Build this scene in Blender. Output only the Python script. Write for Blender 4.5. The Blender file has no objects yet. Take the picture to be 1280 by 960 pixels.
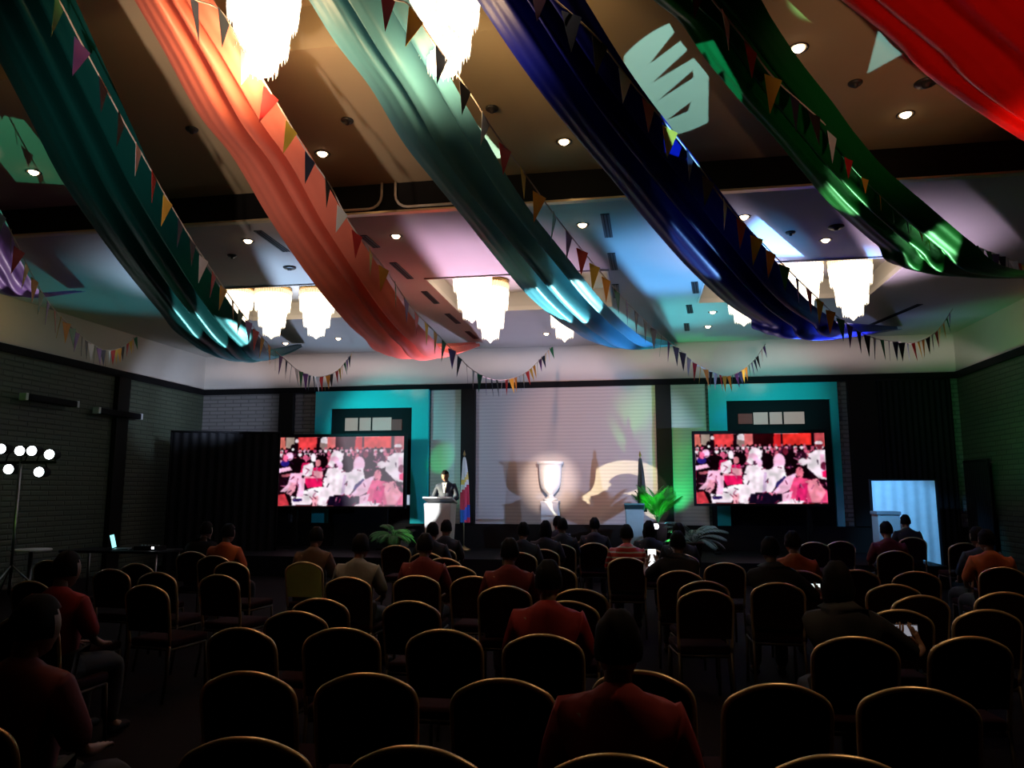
import bpy, bmesh, math, random
import numpy as np
from mathutils import Vector, Matrix
random.seed(7)
S = bpy.context.scene
COL = S.collection
# ------------------------------------------------------------------ camera
F = 943.0                                      # focal length in pixels of the 1280x960 frame
PIT = math.atan(134 / F); YAW = math.atan(160 / F * math.cos(PIT)); EYE = 1.70
cam = bpy.data.objects.new('camera', bpy.data.cameras.new('camera'))
COL.objects.link(cam); S.camera = cam
cam.location = (0, 0, EYE); cam.rotation_euler = (math.pi / 2 + PIT, 0, YAW)
cam.data.sensor_width = 36; cam.data.lens = F / 1280 * 36; cam.data.clip_start = .05
_s, _c, _p, _q = math.sin(YAW), math.cos(YAW), math.sin(PIT), math.cos(PIT)
_R = Vector((_c, _s, 0)); _F = Vector((-_s * _q, _c * _q, _p)); _U = Vector((_s * _p, -_c * _p, _q))
def ray(x, y): return _F + _R * ((x - 640) / F) + _U * ((480 - y) / F)
def atY(x, y, Y):
    d = ray(x, y); t = Y / d.y; return Vector((d.x * t, Y, EYE + d.z * t))
def atZ(x, y, Z):
    d = ray(x, y); t = (Z - EYE) / d.z; return Vector((d.x * t, d.y * t, Z))
def atX(x, y, X):
    d = ray(x, y); t = X / d.x; return Vector((X, d.y * t, EYE + d.z * t))
# ------------------------------------------------------------------ view, world
S.view_settings.view_transform = 'Standard'; S.view_settings.look = 'None'
S.view_settings.gamma = 1; S.view_settings.use_curve_mapping = False
S.view_settings.exposure = 0.0
S.cycles.max_bounces = 4; S.cycles.diffuse_bounces = 2; S.cycles.glossy_bounces = 2
S.cycles.transmission_bounces = 3; S.cycles.caustics_reflective = False; S.cycles.caustics_refractive = False
S.cycles.sample_clamp_indirect = 2.0
S.cycles.use_denoising = True
w = bpy.data.worlds.new('world'); S.world = w; w.use_nodes = True
w.node_tree.nodes['Background'].inputs[0].default_value = (0, 0, 0, 1)
# ------------------------------------------------------------------ room numbers (metres)
XL, XR, YB, YR = -10.9, 6.81, 17.5, -4.0       # left, right, back (stage end), rear
RAIL = 4.25                                    # underside of the pale frieze
CF, CN = 5.10, 5.45                            # far and near ceiling heights
YD = 8.53                                      # where the near ceiling drops to the far one
# ------------------------------------------------------------------ lights
def spot(name, loc, aim, power, colour, deg, blend=.15, size=.05):
    l = bpy.data.lights.new(name, 'SPOT'); l.energy = power; l.color = colour
    l.spot_size = math.radians(deg); l.spot_blend = blend; l.shadow_soft_size = size
    o = bpy.data.objects.new(name, l); COL.objects.link(o); o.location = loc
    o.rotation_euler = (Vector(aim) - Vector(loc)).to_track_quat('-Z', 'Y').to_euler()
    return o
def shadow_mask(o, keep, cut=()):
    """Mask put into the beam in place of drape and pennant shadows: keep / cut are convex polygons of points on the lit surface."""
    M = o.rotation_euler.to_matrix().transposed(); L = Vector(o.location)
    def loc2(p):
        v = M @ (Vector(p) - L); return (v.x / -v.z, v.y / -v.z)
    l = o.data; l.use_nodes = True; nt = l.node_tree; em = nt.nodes['Emission']
    tc = nt.nodes.new('ShaderNodeTexCoord'); sp = nt.nodes.new('ShaderNodeSeparateXYZ')
    nt.links.new(tc.outputs['Normal'], sp.inputs[0])
    def mth(op, a, b=None):
        n = nt.nodes.new('ShaderNodeMath'); n.operation = op
        for i, v in enumerate((a, b)):
            if v is None: continue
            if isinstance(v, (int, float)): n.inputs[i].default_value = v
            else: nt.links.new(v, n.inputs[i])
        return n.outputs[0]
    az = mth('ABSOLUTE', sp.outputs[2])
    gx = mth('DIVIDE', sp.outputs[0], az); gy = mth('DIVIDE', sp.outputs[1], az)
    def poly(pts):
        q = [loc2(p) for p in pts]
        ar = sum(q[i][0] * q[(i + 1) % len(q)][1] - q[(i + 1) % len(q)][0] * q[i][1] for i in range(len(q)))
        if ar < 0: q = q[::-1]
        out = None
        for i in range(len(q)):
            (x0, y0), (x1, y1) = q[i], q[(i + 1) % len(q)]
            e = mth('GREATER_THAN', mth('SUBTRACT', mth('MULTIPLY', gy, x1 - x0), mth('MULTIPLY', gx, y1 - y0)),
                    y0 * (x1 - x0) - x0 * (y1 - y0))
            out = e if out is None else mth('MULTIPLY', out, e)
        return out
    m = poly(keep) if keep else None
    for c in cut:
        k = mth('SUBTRACT', 1.0, poly(c)); m = k if m is None else mth('MULTIPLY', m, k)
    nt.links.new(m, em.inputs['Strength'])
WARM = (1, .62, .28)
RIGL = Vector((-9.75, 12.3, 2.15))             # six-lamp stand by the left wall
RIGR = Vector((6.0, 12.6, 2.2))                # its twin beyond the right edge of the frame
W = lambda x, y: atY(x, y, YB)                 # a point on the stage wall
C5 = lambda x, y: atZ(x, y, CF)
C4 = lambda x, y: atZ(x, y, CN)
# stage wall
SL = RIGL + Vector((.9, .5, .05))
spot('wash_wall_warm', (-2.2, 9.0, 4.6), W(735, 545), 1000, (1, .46, .32), 30, .8, .12)
spot('wash_wall_left', SL, W(715, 560), 420, (.42, .62, 1), 34, .5, .05)
spot('wash_wall_right', RIGR, W(690, 560), 2300, (.36, .52, .92), 34, .5, .02)
FOL = Vector((-8.75, 12.8, 2.2))
g = spot('follow_spot', FOL, W(786, 622), 9000, (1, .88, .58), 10.0, .04, .015); g.scale = (.62, 1, 1)
spot('speaker_key', SL + Vector((.1, .2, .3)), (-4.15, 15.0, 1.75), 500, (.95, .97, 1), 9, .3, .05)
spot('urn_key', (-1.0, 10.6, 3.1), (-2.0, 17.15, 1.95), 2400, (1, .78, .68), 13, 1.0, .03)
spot('podium_key', (-2.2, 10.0, 2.9), (-4.3, 14.8, 1.35), 1900, (.93, .97, 1), 7.5, .3, .03)
spot('green_pool', (-5.6, 15.0, .5), W(553, 572), 260, (.0, 1, .22), 12, .7, .02)
spot('green_wash_left', (-4.0, 16.2, .5), W(556, 560), 22, (.15, 1, .35), 60, .9, .05)
spot('green_wash_right', (.72, 16.85, .45), W(850, 548), 260, (.02, 1, .25), 46, .8, .05)
spot('palm_green', (.6, 15.0, .5), (.44, 16.45, 1.75), 420, (.1, 1, .15), 36, .6, .03)
spot('teal_left', (-6.6, 15.6, 3.3), W(480, 545), 125, (.10, .95, 1), 95, .6, .1)
spot('teal_right', (2.9, 15.8, 3.5), W(960, 505), 55, (.10, .95, 1), 95, .6, .1)
spot('grey_left', (-8.4, 14.4, 3.2), W(262, 508), 210, (.55, .68, .95), 62, .8, .1)
spot('side_green_left', (-8.2, 9.0, 1.4), (XL, 10.8, 3.2), 40, (.25, .62, .08), 100, .9, .2)
spot('side_green_right', (4.6, 13.0, 2.0), (XR, 15.4, 3.4), 110, (.1, 1, .25), 75, .9, .1)
spot('blue_backdrop', (3.6, 13.6, 2.6), (4.85, 15.5, 1.2), 360, (.14, .52, 1), 44, .6, .04)
# frieze
for X, p_ in ((-8.2, 260), (-4.6, 190), (-1.2, 200), (2.2, 200), (5.4, 140)):
    g = spot('frieze_wash', (X, 13.6, 3.6), (X, YB, 4.72), p_, (.98, .80, .82), 84, .7, .15); g.scale = (1, .11, 1)
for loc, aim, p_ in (((-8.6, 9.6, 3.2), (XL, 9.4, 4.75), 75), ((5.2, 13.2, 3.4), (XR, 13.0, 4.75), 30)):
    g = spot('frieze_warm', loc, aim, p_, (1, .58, .14), 110, .9, .2); g.scale = (1, .22, 1)
spot('grey_left_wall', (-8.4, 14.0, 3.3), atX(205, 505, XL), 150, (.55, .68, .95), 60, .8, .1)
# far ceiling, from the floor in front of the stage
spot('ceiling_pink', (-2.6, 13.0, .6), (-2.7, 11.5, CF), 2000, (.88, .58, .95), 53, .7, .4)
spot('ceiling_blue', (.9, 13.0, .6), (.6, 11.5, CF), 1800, (.10, .42, 1), 48, .7, .4)
spot('ceiling_cyan', (.4, 14.4, .6), (.6, 14.6, CF), 700, (.1, .8, 1), 44, .8, .3)
spot('ceiling_steel', (-6.3, 13.0, .6), (-6.3, 11.5, CF), 1900, (.42, .64, 1), 53, .7, .4)
spot('ceiling_teal', (-9.2, 13.0, .6), (-9.0, 11.4, CF), 170, (.05, .6, .8), 48, .8, .3)
spot('ceiling_violet', (3.3, 13.0, .6), (3.0, 11.4, CF), 1700, (.78, .60, .95), 50, .7, .4)
spot('ceiling_violet', (1.9, 12.6, .6), (1.7, 10.6, CF), 550, (.80, .62, .95), 40, .8, .3)
for X, c_, p_ in ((-6.6, (.45, .62, 1), 420), (-2.4, (.62, .62, 1), 420), (1.6, (.25, .75, 1), 260), (4.6, (.25, .35, .9), 160)):
    spot('ceiling_far_strip', (X, 15.7, .5), (X, 15.3, CF), p_, c_, 62, .8, .3)
# warm house light, added unseen lamps, and beams that land on the drapes and the near ceiling
FS = Vector((1.6, .8, .6)); FT = Vector((-2.2, .9, .6))  # added unseen lamp positions beside the camera
spot('coral_warm', (-2.4, .9, .5), atY(300, 150, 6.0), 1050, (1, .80, .74), 34, .9, .1)  # added lamp without a fixture, brightens the coral drape
spot('blue_patch', (-.8, 13.2, .9), atY(708, 386, 9.4), 7500, (.5, 1, 1), 11, .1, .02)
spot('teal_patch', (-6.0, 13.2, .9), atY(262, 392, 8.7), 4200, (.25, .95, 1), 9, .3, .02)
spot('royal_patch', (2.6, 13.8, .9), atY(1010, 420, 11.2), 13000, (.12, .35, 1), 20, .5, .02)
spot('royal_tip', (3.3, 12.6, .7), atY(1040, 423, 11.9), 4500, (.10, .34, 1), 24, .7, .03)
spot('royal_glint', (2.4, 13.2, .9), atY(868, 304, 7.45), 4000, (.2, .45, 1), 3.5, .4, .02)
spot('green_patch', (3.0, 10.5, .9), atY(1054, 238, 6.78), 3500, (.3, 1, .4), 4.6, .6, .02)
spot('green_patch_far', (4.2, 11.5, .9), atY(1165, 300, 7.8), 4500, (.3, 1, .4), 6, .3, .02)
spot('violet_patch', (-8.6, 12.2, .9), atY(22, 362, 8.0), 900, (1, .8, .95), 8, .4, .02)
spot('red_warm', (2.2, 1.0, .5), atY(1240, 60, 5.0), 420, (1, .6, .4), 30, .8, .1)  # added lamp without a fixture, brightens the red drape
g = spot('ceiling_masked_beam', FS, C4(852, 98), 6400, (.22, .62, .92), 9.8, .03, .01)
P4 = lambda *q: [C4(x, y) for x, y in q]
shadow_mask(g, P4((780, 10), (850, 8), (886, 82), (885, 173), (850, 174), (780, 150)),
     [P4((812, 80), (846, 36), (852, 50)), P4((816, 103), (866, 56), (868, 72)), P4((822, 126), (866, 88), (867, 97)), P4((834, 150), (864, 127), (860, 139))])  # wedges cut from the beam stand in for pennant shadows
g = spot('ceiling_wedge', FS, C4(1103, 72), 4400, (.22, .62, .92), 9.0, .03, .01)
shadow_mask(g, P4((1098, 38), (1131, 66), (1084, 92)))  # triangle between drape shadows, shaped inside the lamp
g = spot('ceiling_green', FT, C4(30, 190), 1500, (.10, .95, .80), 16, .1, .01)
shadow_mask(g, P4((-60, 130), (30, 150), (95, 232), (-60, 222)))  # patch bounded by drape shadow, shaped inside the lamp
for q in ((-2.64, 4.72, 4.50), (-1.34, 4.93, 4.50)): spot('chandelier_glow', q, (q[0], q[1], 9), 85 if q[0] < -2 else 50, (1, .64, .32), 165, .3, .12)
for q, p_ in (((1.9, 4.0), 75), ((-.4, 4.2), 42), ((-2.6, 5.2), 36), ((3.4, 6.2), 60), ((.6, 7.4), 45), ((-4.6, 7.6), 55), ((4.6, 9.2), 40), ((-1.8, 8.4), 40)):
    spot('house_downlight', (q[0], q[1], CN - .06 if q[1] < YD else CF - .06), (q[0], q[1] - .01, 0), p_ * 1.3, (1, .66, .36), 95, .9, .05)
# ------------------------------------------------------------------ materials
MATS = {}
def mat(name, col, rough=.6, metal=0., emit=None, es=0., var=.12, scale=8., bump=0., transl=0., sheen=0., spec=.5, coords='Object'):
    if name in MATS: return MATS[name]
    m = bpy.data.materials.new(name); m.use_nodes = True; nt = m.node_tree; b = nt.nodes['Principled BSDF']
    tc = nt.nodes.new('ShaderNodeTexCoord'); no = nt.nodes.new('ShaderNodeTexNoise')
    no.inputs['Scale'].default_value = scale; no.inputs['Detail'].default_value = 3
    nt.links.new(tc.outputs[coords], no.inputs['Vector'])
    mx = nt.nodes.new('ShaderNodeMix'); mx.data_type = 'RGBA'
    mx.inputs[6].default_value = tuple(c * (1 - var) for c in col) + (1,)
    mx.inputs[7].default_value = tuple(min(1, c * (1 + var)) for c in col) + (1,)
    nt.links.new(no.outputs['Fac'], mx.inputs[0]); nt.links.new(mx.outputs[2], b.inputs['Base Color'])
    b.inputs['Roughness'].default_value = rough; b.inputs['Metallic'].default_value = metal
    b.inputs['Specular IOR Level'].default_value = spec
    if sheen: b.inputs['Sheen Weight'].default_value = sheen
    if emit:
        b.inputs['Emission Color'].default_value = tuple(emit) + (1,); b.inputs['Emission Strength'].default_value = es
    if bump:
        bp = nt.nodes.new('ShaderNodeBump'); bp.inputs['Strength'].default_value = bump
        nt.links.new(no.outputs['Fac'], bp.inputs['Height']); nt.links.new(bp.outputs[0], b.inputs['Normal'])
    if transl:
        t = nt.nodes.new('ShaderNodeBsdfTranslucent'); nt.links.new(mx.outputs[2], t.inputs[0])
        ms = nt.nodes.new('ShaderNodeMixShader'); ms.inputs[0].default_value = transl
        nt.links.new(b.outputs[0], ms.inputs[1]); nt.links.new(t.outputs[0], ms.inputs[2])
        nt.links.new(ms.outputs[0], nt.nodes['Material Output'].inputs[0])
    MATS[name] = m; return m
def wall_mat(name, axis, c1, c2):
    m = bpy.data.materials.new(name); m.use_nodes = True; nt = m.node_tree; b = nt.nodes['Principled BSDF']
    tc = nt.nodes.new('ShaderNodeTexCoord'); sp = nt.nodes.new('ShaderNodeSeparateXYZ'); cb = nt.nodes.new('ShaderNodeCombineXYZ')
    nt.links.new(tc.outputs['Object'], sp.inputs[0])
    nt.links.new(sp.outputs[0 if axis == 'x' else 1], cb.inputs[0]); nt.links.new(sp.outputs[2], cb.inputs[1])
    br = nt.nodes.new('ShaderNodeTexBrick'); nt.links.new(cb.outputs[0], br.inputs['Vector'])
    br.inputs['Color1'].default_value = c1 + (1,); br.inputs['Color2'].default_value = tuple(c * .8 for c in c1) + (1,)
    br.inputs['Mortar'].default_value = c2 + (1,)
    br.inputs['Scale'].default_value = 1; br.inputs['Brick Width'].default_value = .42; br.inputs['Row Height'].default_value = .095
    br.inputs['Mortar Size'].default_value = .022; br.inputs['Mortar Smooth'].default_value = 1.0; br.inputs['Bias'].default_value = 0
    nt.links.new(br.outputs['Color'], b.inputs['Base Color']); b.inputs['Roughness'].default_value = .55
    bp = nt.nodes.new('ShaderNodeBump'); bp.inputs['Strength'].default_value = .45; bp.inputs['Distance'].default_value = .02
    bp.invert = True
    nt.links.new(br.outputs['Fac'], bp.inputs['Height']); nt.links.new(bp.outputs[0], b.inputs['Normal'])
    return m
BLACK = mat('black_paint', (.004, .004, .005), .7, spec=.15)
DARKWOOD = mat('dark_wood', (.006, .005, .004), .6, spec=.2)
PLASTER = mat('ceiling_plaster', (.55, .50, .44), .8, var=.05, scale=2)
FRIEZE = mat('frieze_paint', (.62, .56, .50), .7, var=.04, scale=3)
GOLD = mat('gold_tube', (.95, .68, .38), .36, .72)
WHITE = mat('white_paint', (.82, .81, .78), .45, var=.04)
STEEL = mat('steel', (.35, .35, .36), .35, 1)
# ------------------------------------------------------------------ helpers
def tag(o, label, cat, group=None, kind=None):
    o['label'] = label; o['category'] = cat
    if group: o['group'] = group
    if kind: o['kind'] = kind
    return o
def empty(name, loc, label, cat, group=None, rz=0):
    o = bpy.data.objects.new(name, None); COL.objects.link(o); o.location = loc; o.rotation_euler.z = rz
    o.empty_display_size = .1
    return tag(o, label, cat, group)
def link(name, bm, m, parent=None, smooth=False):
    me = bpy.data.meshes.new(name); bm.normal_update(); bm.to_mesh(me); bm.free()
    if smooth:
        for p in me.polygons: p.use_smooth = True
    for mm in (m if isinstance(m, (list, tuple)) else [m]): me.materials.append(mm)
    o = bpy.data.objects.new(name, me); COL.objects.link(o)
    if parent: o.parent = parent
    return o
def copy_tree(o, parent=None):
    c = o.copy(); COL.objects.link(c)
    if parent: c.parent = parent
    for ch in list(o.children): copy_tree(ch, c)
    return c
def box(bm, x0, x1, y0, y1, z0, z1, bev=0.):
    r = bmesh.ops.create_cube(bm, size=1); vs = r['verts']
    for v in vs:
        v.co = Vector(((x0 + x1) / 2 + v.co.x * (x1 - x0), (y0 + y1) / 2 + v.co.y * (y1 - y0), (z0 + z1) / 2 + v.co.z * (z1 - z0)))
    if bev:
        es = list({e for v in vs for e in v.link_edges})
        bmesh.ops.bevel(bm, geom=es, offset=bev, segments=3, affect='EDGES', profile=.5)
    return bm
def tube(bm, pts, r, n=8, closed=False):
    pts = [Vector(p) for p in pts]; rs = r if isinstance(r, (list, tuple)) else [r] * len(pts)
    rings = []; N = len(pts); prev = None
    for i, p in enumerate(pts):
        a = pts[(i - 1) % N] if (i or closed) else p; b = pts[(i + 1) % N] if (i < N - 1 or closed) else p
        t = (b - a).normalized()
        if prev is None:
            u = t.orthogonal().normalized()
        else:
            u = (prev - t * prev.dot(t)); u = u.normalized() if u.length > 1e-6 else t.orthogonal().normalized()
        prev = u; v = t.cross(u)
        rings.append([bm.verts.new(p + (u * math.cos(2 * math.pi * k / n) + v * math.sin(2 * math.pi * k / n)) * rs[i]) for k in range(n)])
    for i in range(N if closed else N - 1):
        A, B = rings[i], rings[(i + 1) % N]
        for k in range(n): bm.faces.new((A[k], A[(k + 1) % n], B[(k + 1) % n], B[k]))
    if not closed:
        bm.faces.new(rings[0][::-1]); bm.faces.new(rings[-1])
    return bm
def lathe(bm, prof, n=24, c=(0, 0, 0)):
    rings = [[bm.verts.new((c[0] + r * math.cos(2 * math.pi * k / n), c[1] + r * math.sin(2 * math.pi * k / n), c[2] + z)) for k in range(n)] for r, z in prof]
    for A, B in zip(rings, rings[1:]):
        for k in range(n): bm.faces.new((A[k], A[(k + 1) % n], B[(k + 1) % n], B[k]))
    bm.faces.new(rings[0][::-1]); bm.faces.new(rings[-1])
    return bm
def quad(bm, *p): return bm.faces.new([bm.verts.new(q) for q in p])
def struct(name, bm, m, parent=None, smooth=False):
    o = link(name, bm, m, parent, smooth); o['kind'] = 'structure'; return o
def catmull(P, n):
    out = []; P = [Vector(p) for p in P]
    Q = [P[0] * 2 - P[1]] + P + [P[-1] * 2 - P[-2]]
    for i in range(1, len(Q) - 2):
        a, b, c, d = Q[i - 1:i + 3]
        for k in range(n):
            t = k / n
            out.append(.5 * (2 * b + (c - a) * t + (2 * a - 5 * b + 4 * c - d) * t * t + (3 * b - a - 3 * c + d) * t ** 3))
    out.append(P[-1]); return out
NEW = bmesh.new
# ------------------------------------------------------------------ room shell
struct('floor', box(NEW(), XL - .3, XR + .3, YR - .3, YB + .3, -.2, 0), mat('carpet', (.007, .004, .004), .95, var=.4, scale=14, spec=.1))
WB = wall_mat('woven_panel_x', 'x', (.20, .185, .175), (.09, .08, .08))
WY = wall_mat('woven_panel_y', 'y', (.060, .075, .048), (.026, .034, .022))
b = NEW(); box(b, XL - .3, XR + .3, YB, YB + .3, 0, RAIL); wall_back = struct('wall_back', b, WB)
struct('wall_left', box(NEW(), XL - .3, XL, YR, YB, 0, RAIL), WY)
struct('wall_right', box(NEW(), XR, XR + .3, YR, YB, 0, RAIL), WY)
struct('wall_rear', box(NEW(), XL, XR, YR - .3, YR, 0, 5.9), DARKWOOD)
b = NEW(); box(b, XL - .3, XR + .3, YB, YB + .3, RAIL, 5.9)
struct('trim_1', b, FRIEZE)                                      # frieze, stage end
b = NEW(); box(b, XL - .3, XL, YR, YB, RAIL, 5.9); struct('trim_2', b, FRIEZE)
b = NEW(); box(b, XR, XR + .3, YR, YB, RAIL, 5.9); struct('trim_3', b, FRIEZE)
b = NEW(); box(b, XL, XR, YB - .06, YB, RAIL - .14, RAIL); struct('trim_4', b, BLACK)      # dark rail under the frieze
b = NEW(); box(b, XL, XL + .06, YR, YB - .06, RAIL - .14, RAIL); struct('trim_5', b, BLACK)
b = NEW(); box(b, XR - .06, XR, YR, YB - .06, RAIL - .14, RAIL); struct('trim_6', b, BLACK)
b = NEW(); box(b, XL, XR, YB - .07, YB, 0, .95); struct('baseboard_back', b, DARKWOOD)     # dark dado
for k, (a, c) in enumerate(((349, 367), (577, 595), (821, 840), (1062, 1098))):
    x0, x1 = W(a, 560).x, W(c, 560).x
    struct('trim_%d' % (7 + k), box(NEW(), x0, x1, YB - .12, YB, .95, RAIL - .14, .01), DARKWOOD)
y0, y1 = atX(140, 520, XL).y, atX(155, 520, XL).y
struct('trim_11', box(NEW(), XL, XL + .12, y0, y1, 0, RAIL - .14, .01), DARKWOOD)
RIB = bpy.data.materials.new('ribbed_panel'); RIB.use_nodes = True
def _rib(m):
    nt = m.node_tree; bs = nt.nodes['Principled BSDF']; tc = nt.nodes.new('ShaderNodeTexCoord'); wv = nt.nodes.new('ShaderNodeTexWave')
    wv.bands_direction = 'Z'; wv.inputs['Scale'].default_value = 3.9; wv.inputs['Distortion'].default_value = .8; wv.inputs['Detail'].default_value = 1
    nt.links.new(tc.outputs['Object'], wv.inputs['Vector'])
    rp = nt.nodes.new('ShaderNodeValToRGB'); rp.color_ramp.elements[0].color = (.46, .42, .39, 1); rp.color_ramp.elements[1].color = (.56, .51, .47, 1)
    nt.links.new(wv.outputs['Fac'], rp.inputs[0]); nt.links.new(rp.outputs[0], bs.inputs['Base Color']); bs.inputs['Roughness'].default_value = .6
_rib(RIB)
for k, (a, c) in enumerate(((595, 821), (538.5, 577), (840, 884))):
    struct('trim_%d' % (21 + k), box(NEW(), W(a, 560).x + .005, W(c, 560).x - .005, YB - .04, YB, .95, RAIL - .14), RIB)
# ceilings with coffers
COFF = [(-7.6, -4.65, 11.4, 13.75), (-3.35, -.40, 11.4, 13.75), (1.10, 4.05, 11.4, 13.75)]
def ceiling(name, x0, x1, y0, y1, z, holes, rec, m=PLASTER):
    bm = NEW()
    xs = sorted({x0, x1} | {h[0] for h in holes} | {h[1] for h in holes}); ys = sorted({y0, y1} | {h[2] for h in holes} | {h[3] for h in holes})
    for xa, xb in zip(xs, xs[1:]):
        for ya, yb in zip(ys, ys[1:]):
            mx, my = (xa + xb) / 2, (ya + yb) / 2
            zz = z + rec if any(h[0] < mx < h[1] and h[2] < my < h[3] for h in holes) else z
            quad(bm, (xa, ya, zz), (xa, yb, zz), (xb, yb, zz), (xb, ya, zz))
    for a, c, d, e in holes:
        quad(bm, (a, d, z), (c, d, z), (c, d, z + rec), (a, d, z + rec)); quad(bm, (a, e, z), (a, e, z + rec), (c, e, z + rec), (c, e, z))
        quad(bm, (a, d, z), (a, d, z + rec), (a, e, z + rec), (a, e, z)); quad(bm, (c, d, z), (c, e, z), (c, e, z + rec), (c, d, z + rec))
    quad(bm, (x0, y0, z + .8), (x1, y0, z + .8), (x1, y1, z + .8), (x0, y1, z + .8))
    bmesh.ops.remove_doubles(bm, verts=bm.verts, dist=1e-4)
    return struct(name, bm, m)
ceiling('ceiling', XL, XR, YD, YB, CF, COFF, .34)
NCOF = [(-3.6, -.35, 3.3, 5.62), (-7.9, -4.9, 3.3, 5.62), (1.1, 4.1, 3.3, 5.62)]
o = ceiling('ceiling_near', XL, XR, YR, YD, CN, NCOF, .4, mat('warm_lit_ceiling', (.45, .335, .18), .8, var=.05, scale=2))  # warm chandelier tone put into this ceiling's colour
b = NEW(); box(b, XL, XR, YD - .06, YD - .002, CF - .01, CN - .002); struct('trim_12', b, DARKWOOD)     # dark drop between the ceilings
b = NEW(); box(b, XL, XR, YD - .09, YD, CF - .035, CF - .01); struct('trim_13', b, mat('edge_bead', (.75, .55, .30), .3, .5))
for k, (a, c, d, e) in enumerate(COFF):                                                        # pale bead round each coffer
    b = NEW()
    for bx in ((a, c, d, d + .03), (a, c, e - .03, e), (a, a + .03, d + .03, e - .03), (c - .03, c, d + .03, e - .03)):
        box(b, *bx, CF - .022, CF + .06)
    struct('trim_%d' % (14 + k), b, FRIEZE)
# J-shaped conduits that run down the dark drop and along its lower edge
for nm, xs, sg, lab in (('conduit', 477, -1, 'pale curved conduit bending left along the ceiling drop, left of its twin'),
                        ('conduit', 494, 1, 'pale curved conduit bending right along the ceiling drop, right of its twin')):
    X = atY(xs, 250, YD - .1).x; P = [(X, YD - .1, CN - .005), (X, YD - .1, CF + .18)]
    P += [(X + sg * (.16 - .16 * math.cos(t)), YD - .1, CF + .18 - .16 * math.sin(t)) for t in (.4, .8, 1.2, 1.57)]
    P += [(X + sg * .75, YD - .1, CF + .02)]
    o = link(nm, tube(NEW(), P, .017, 8), mat('conduit_paint', (.75, .62, .45), .5), None, True)
    tag(o, lab, 'conduit', 'conduits on the ceiling drop')
# ------------------------------------------------------------------ stage
struct('trim_20', box(NEW(), -9.0, 5.3, 14.6, YB - .07, 0, .40, .01), BLACK)
SZ = .40
# glossy teal portals with a black recess and a transom
TEAL = mat('teal_lacquer', (.03, .52, .52), .12, var=.03, spec=.6)
def portal(x0, x1, top, ix0, ix1, itop, wx, wy, marx, side, lab):
    P = lambda x, y: W(x, y)
    X0, X1, Z1 = P(x0, top).x, P(x1, top).x, P((x0 + x1) / 2, top).z
    A0, A1, ZI = P(ix0, itop).x, P(ix1, itop).x, P((ix0 + ix1) / 2, itop).z
    cx = (X0 + X1) / 2
    e = empty('stage_portal', (cx, YB, 0), lab, 'portal', 'teal portals behind the screens')
    b = NEW(); box(b, X0 - cx, A0 - cx, -.14, -.005, .95, Z1); box(b, A1 - cx, X1 - cx, -.14, -.005, .95, Z1); box(b, A0 - cx, A1 - cx, -.14, -.005, ZI, Z1)
    link('portal_frame', b, TEAL, e)
    b = NEW(); box(b, A0 - cx + .002, A1 - cx - .002, -.05, -.006, .95, ZI - .002); link('recess_panel', b, BLACK, e)
    wa, wb = P(*wx), P(*wy)
    b = NEW(); box(b, wa.x - cx, wb.x - cx, -.075, -.052, wb.z, wa.z)
    t = link('transom', b, mat('transom_glow', (.04, .035, .03), .5, emit=(.60, .48, .42), es=.42), e)  # lit look of the panes put in as emission
    for k in (1, 2):
        xm = wa.x - cx + (wb.x - wa.x) * (.30 if k == 1 else .58)
        b = NEW(); box(b, xm - .018, xm + .018, -.09, -.06, wb.z, wa.z); link('mullion', b, BLACK, t)
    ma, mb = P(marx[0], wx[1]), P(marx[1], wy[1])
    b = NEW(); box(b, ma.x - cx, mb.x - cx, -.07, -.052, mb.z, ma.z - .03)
    link('maroon_panel', b, mat('maroon_glow', (.012, .002, .002), .6, emit=(.25, .03, .01), es=.25), e)  # no lamp; its lit maroon tone is put in as emission
    return e
portal(398, 538, 489, 416, 517, 511, (433, 523), (490, 538), (491, 503), 1, 'glossy teal portal behind the left screen, beside the speaker')
portal(884, 1044, 480, 907, 1036, 501, (941, 516), (1005, 530), (922, 940), -1, 'glossy teal portal behind the right screen')
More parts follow.
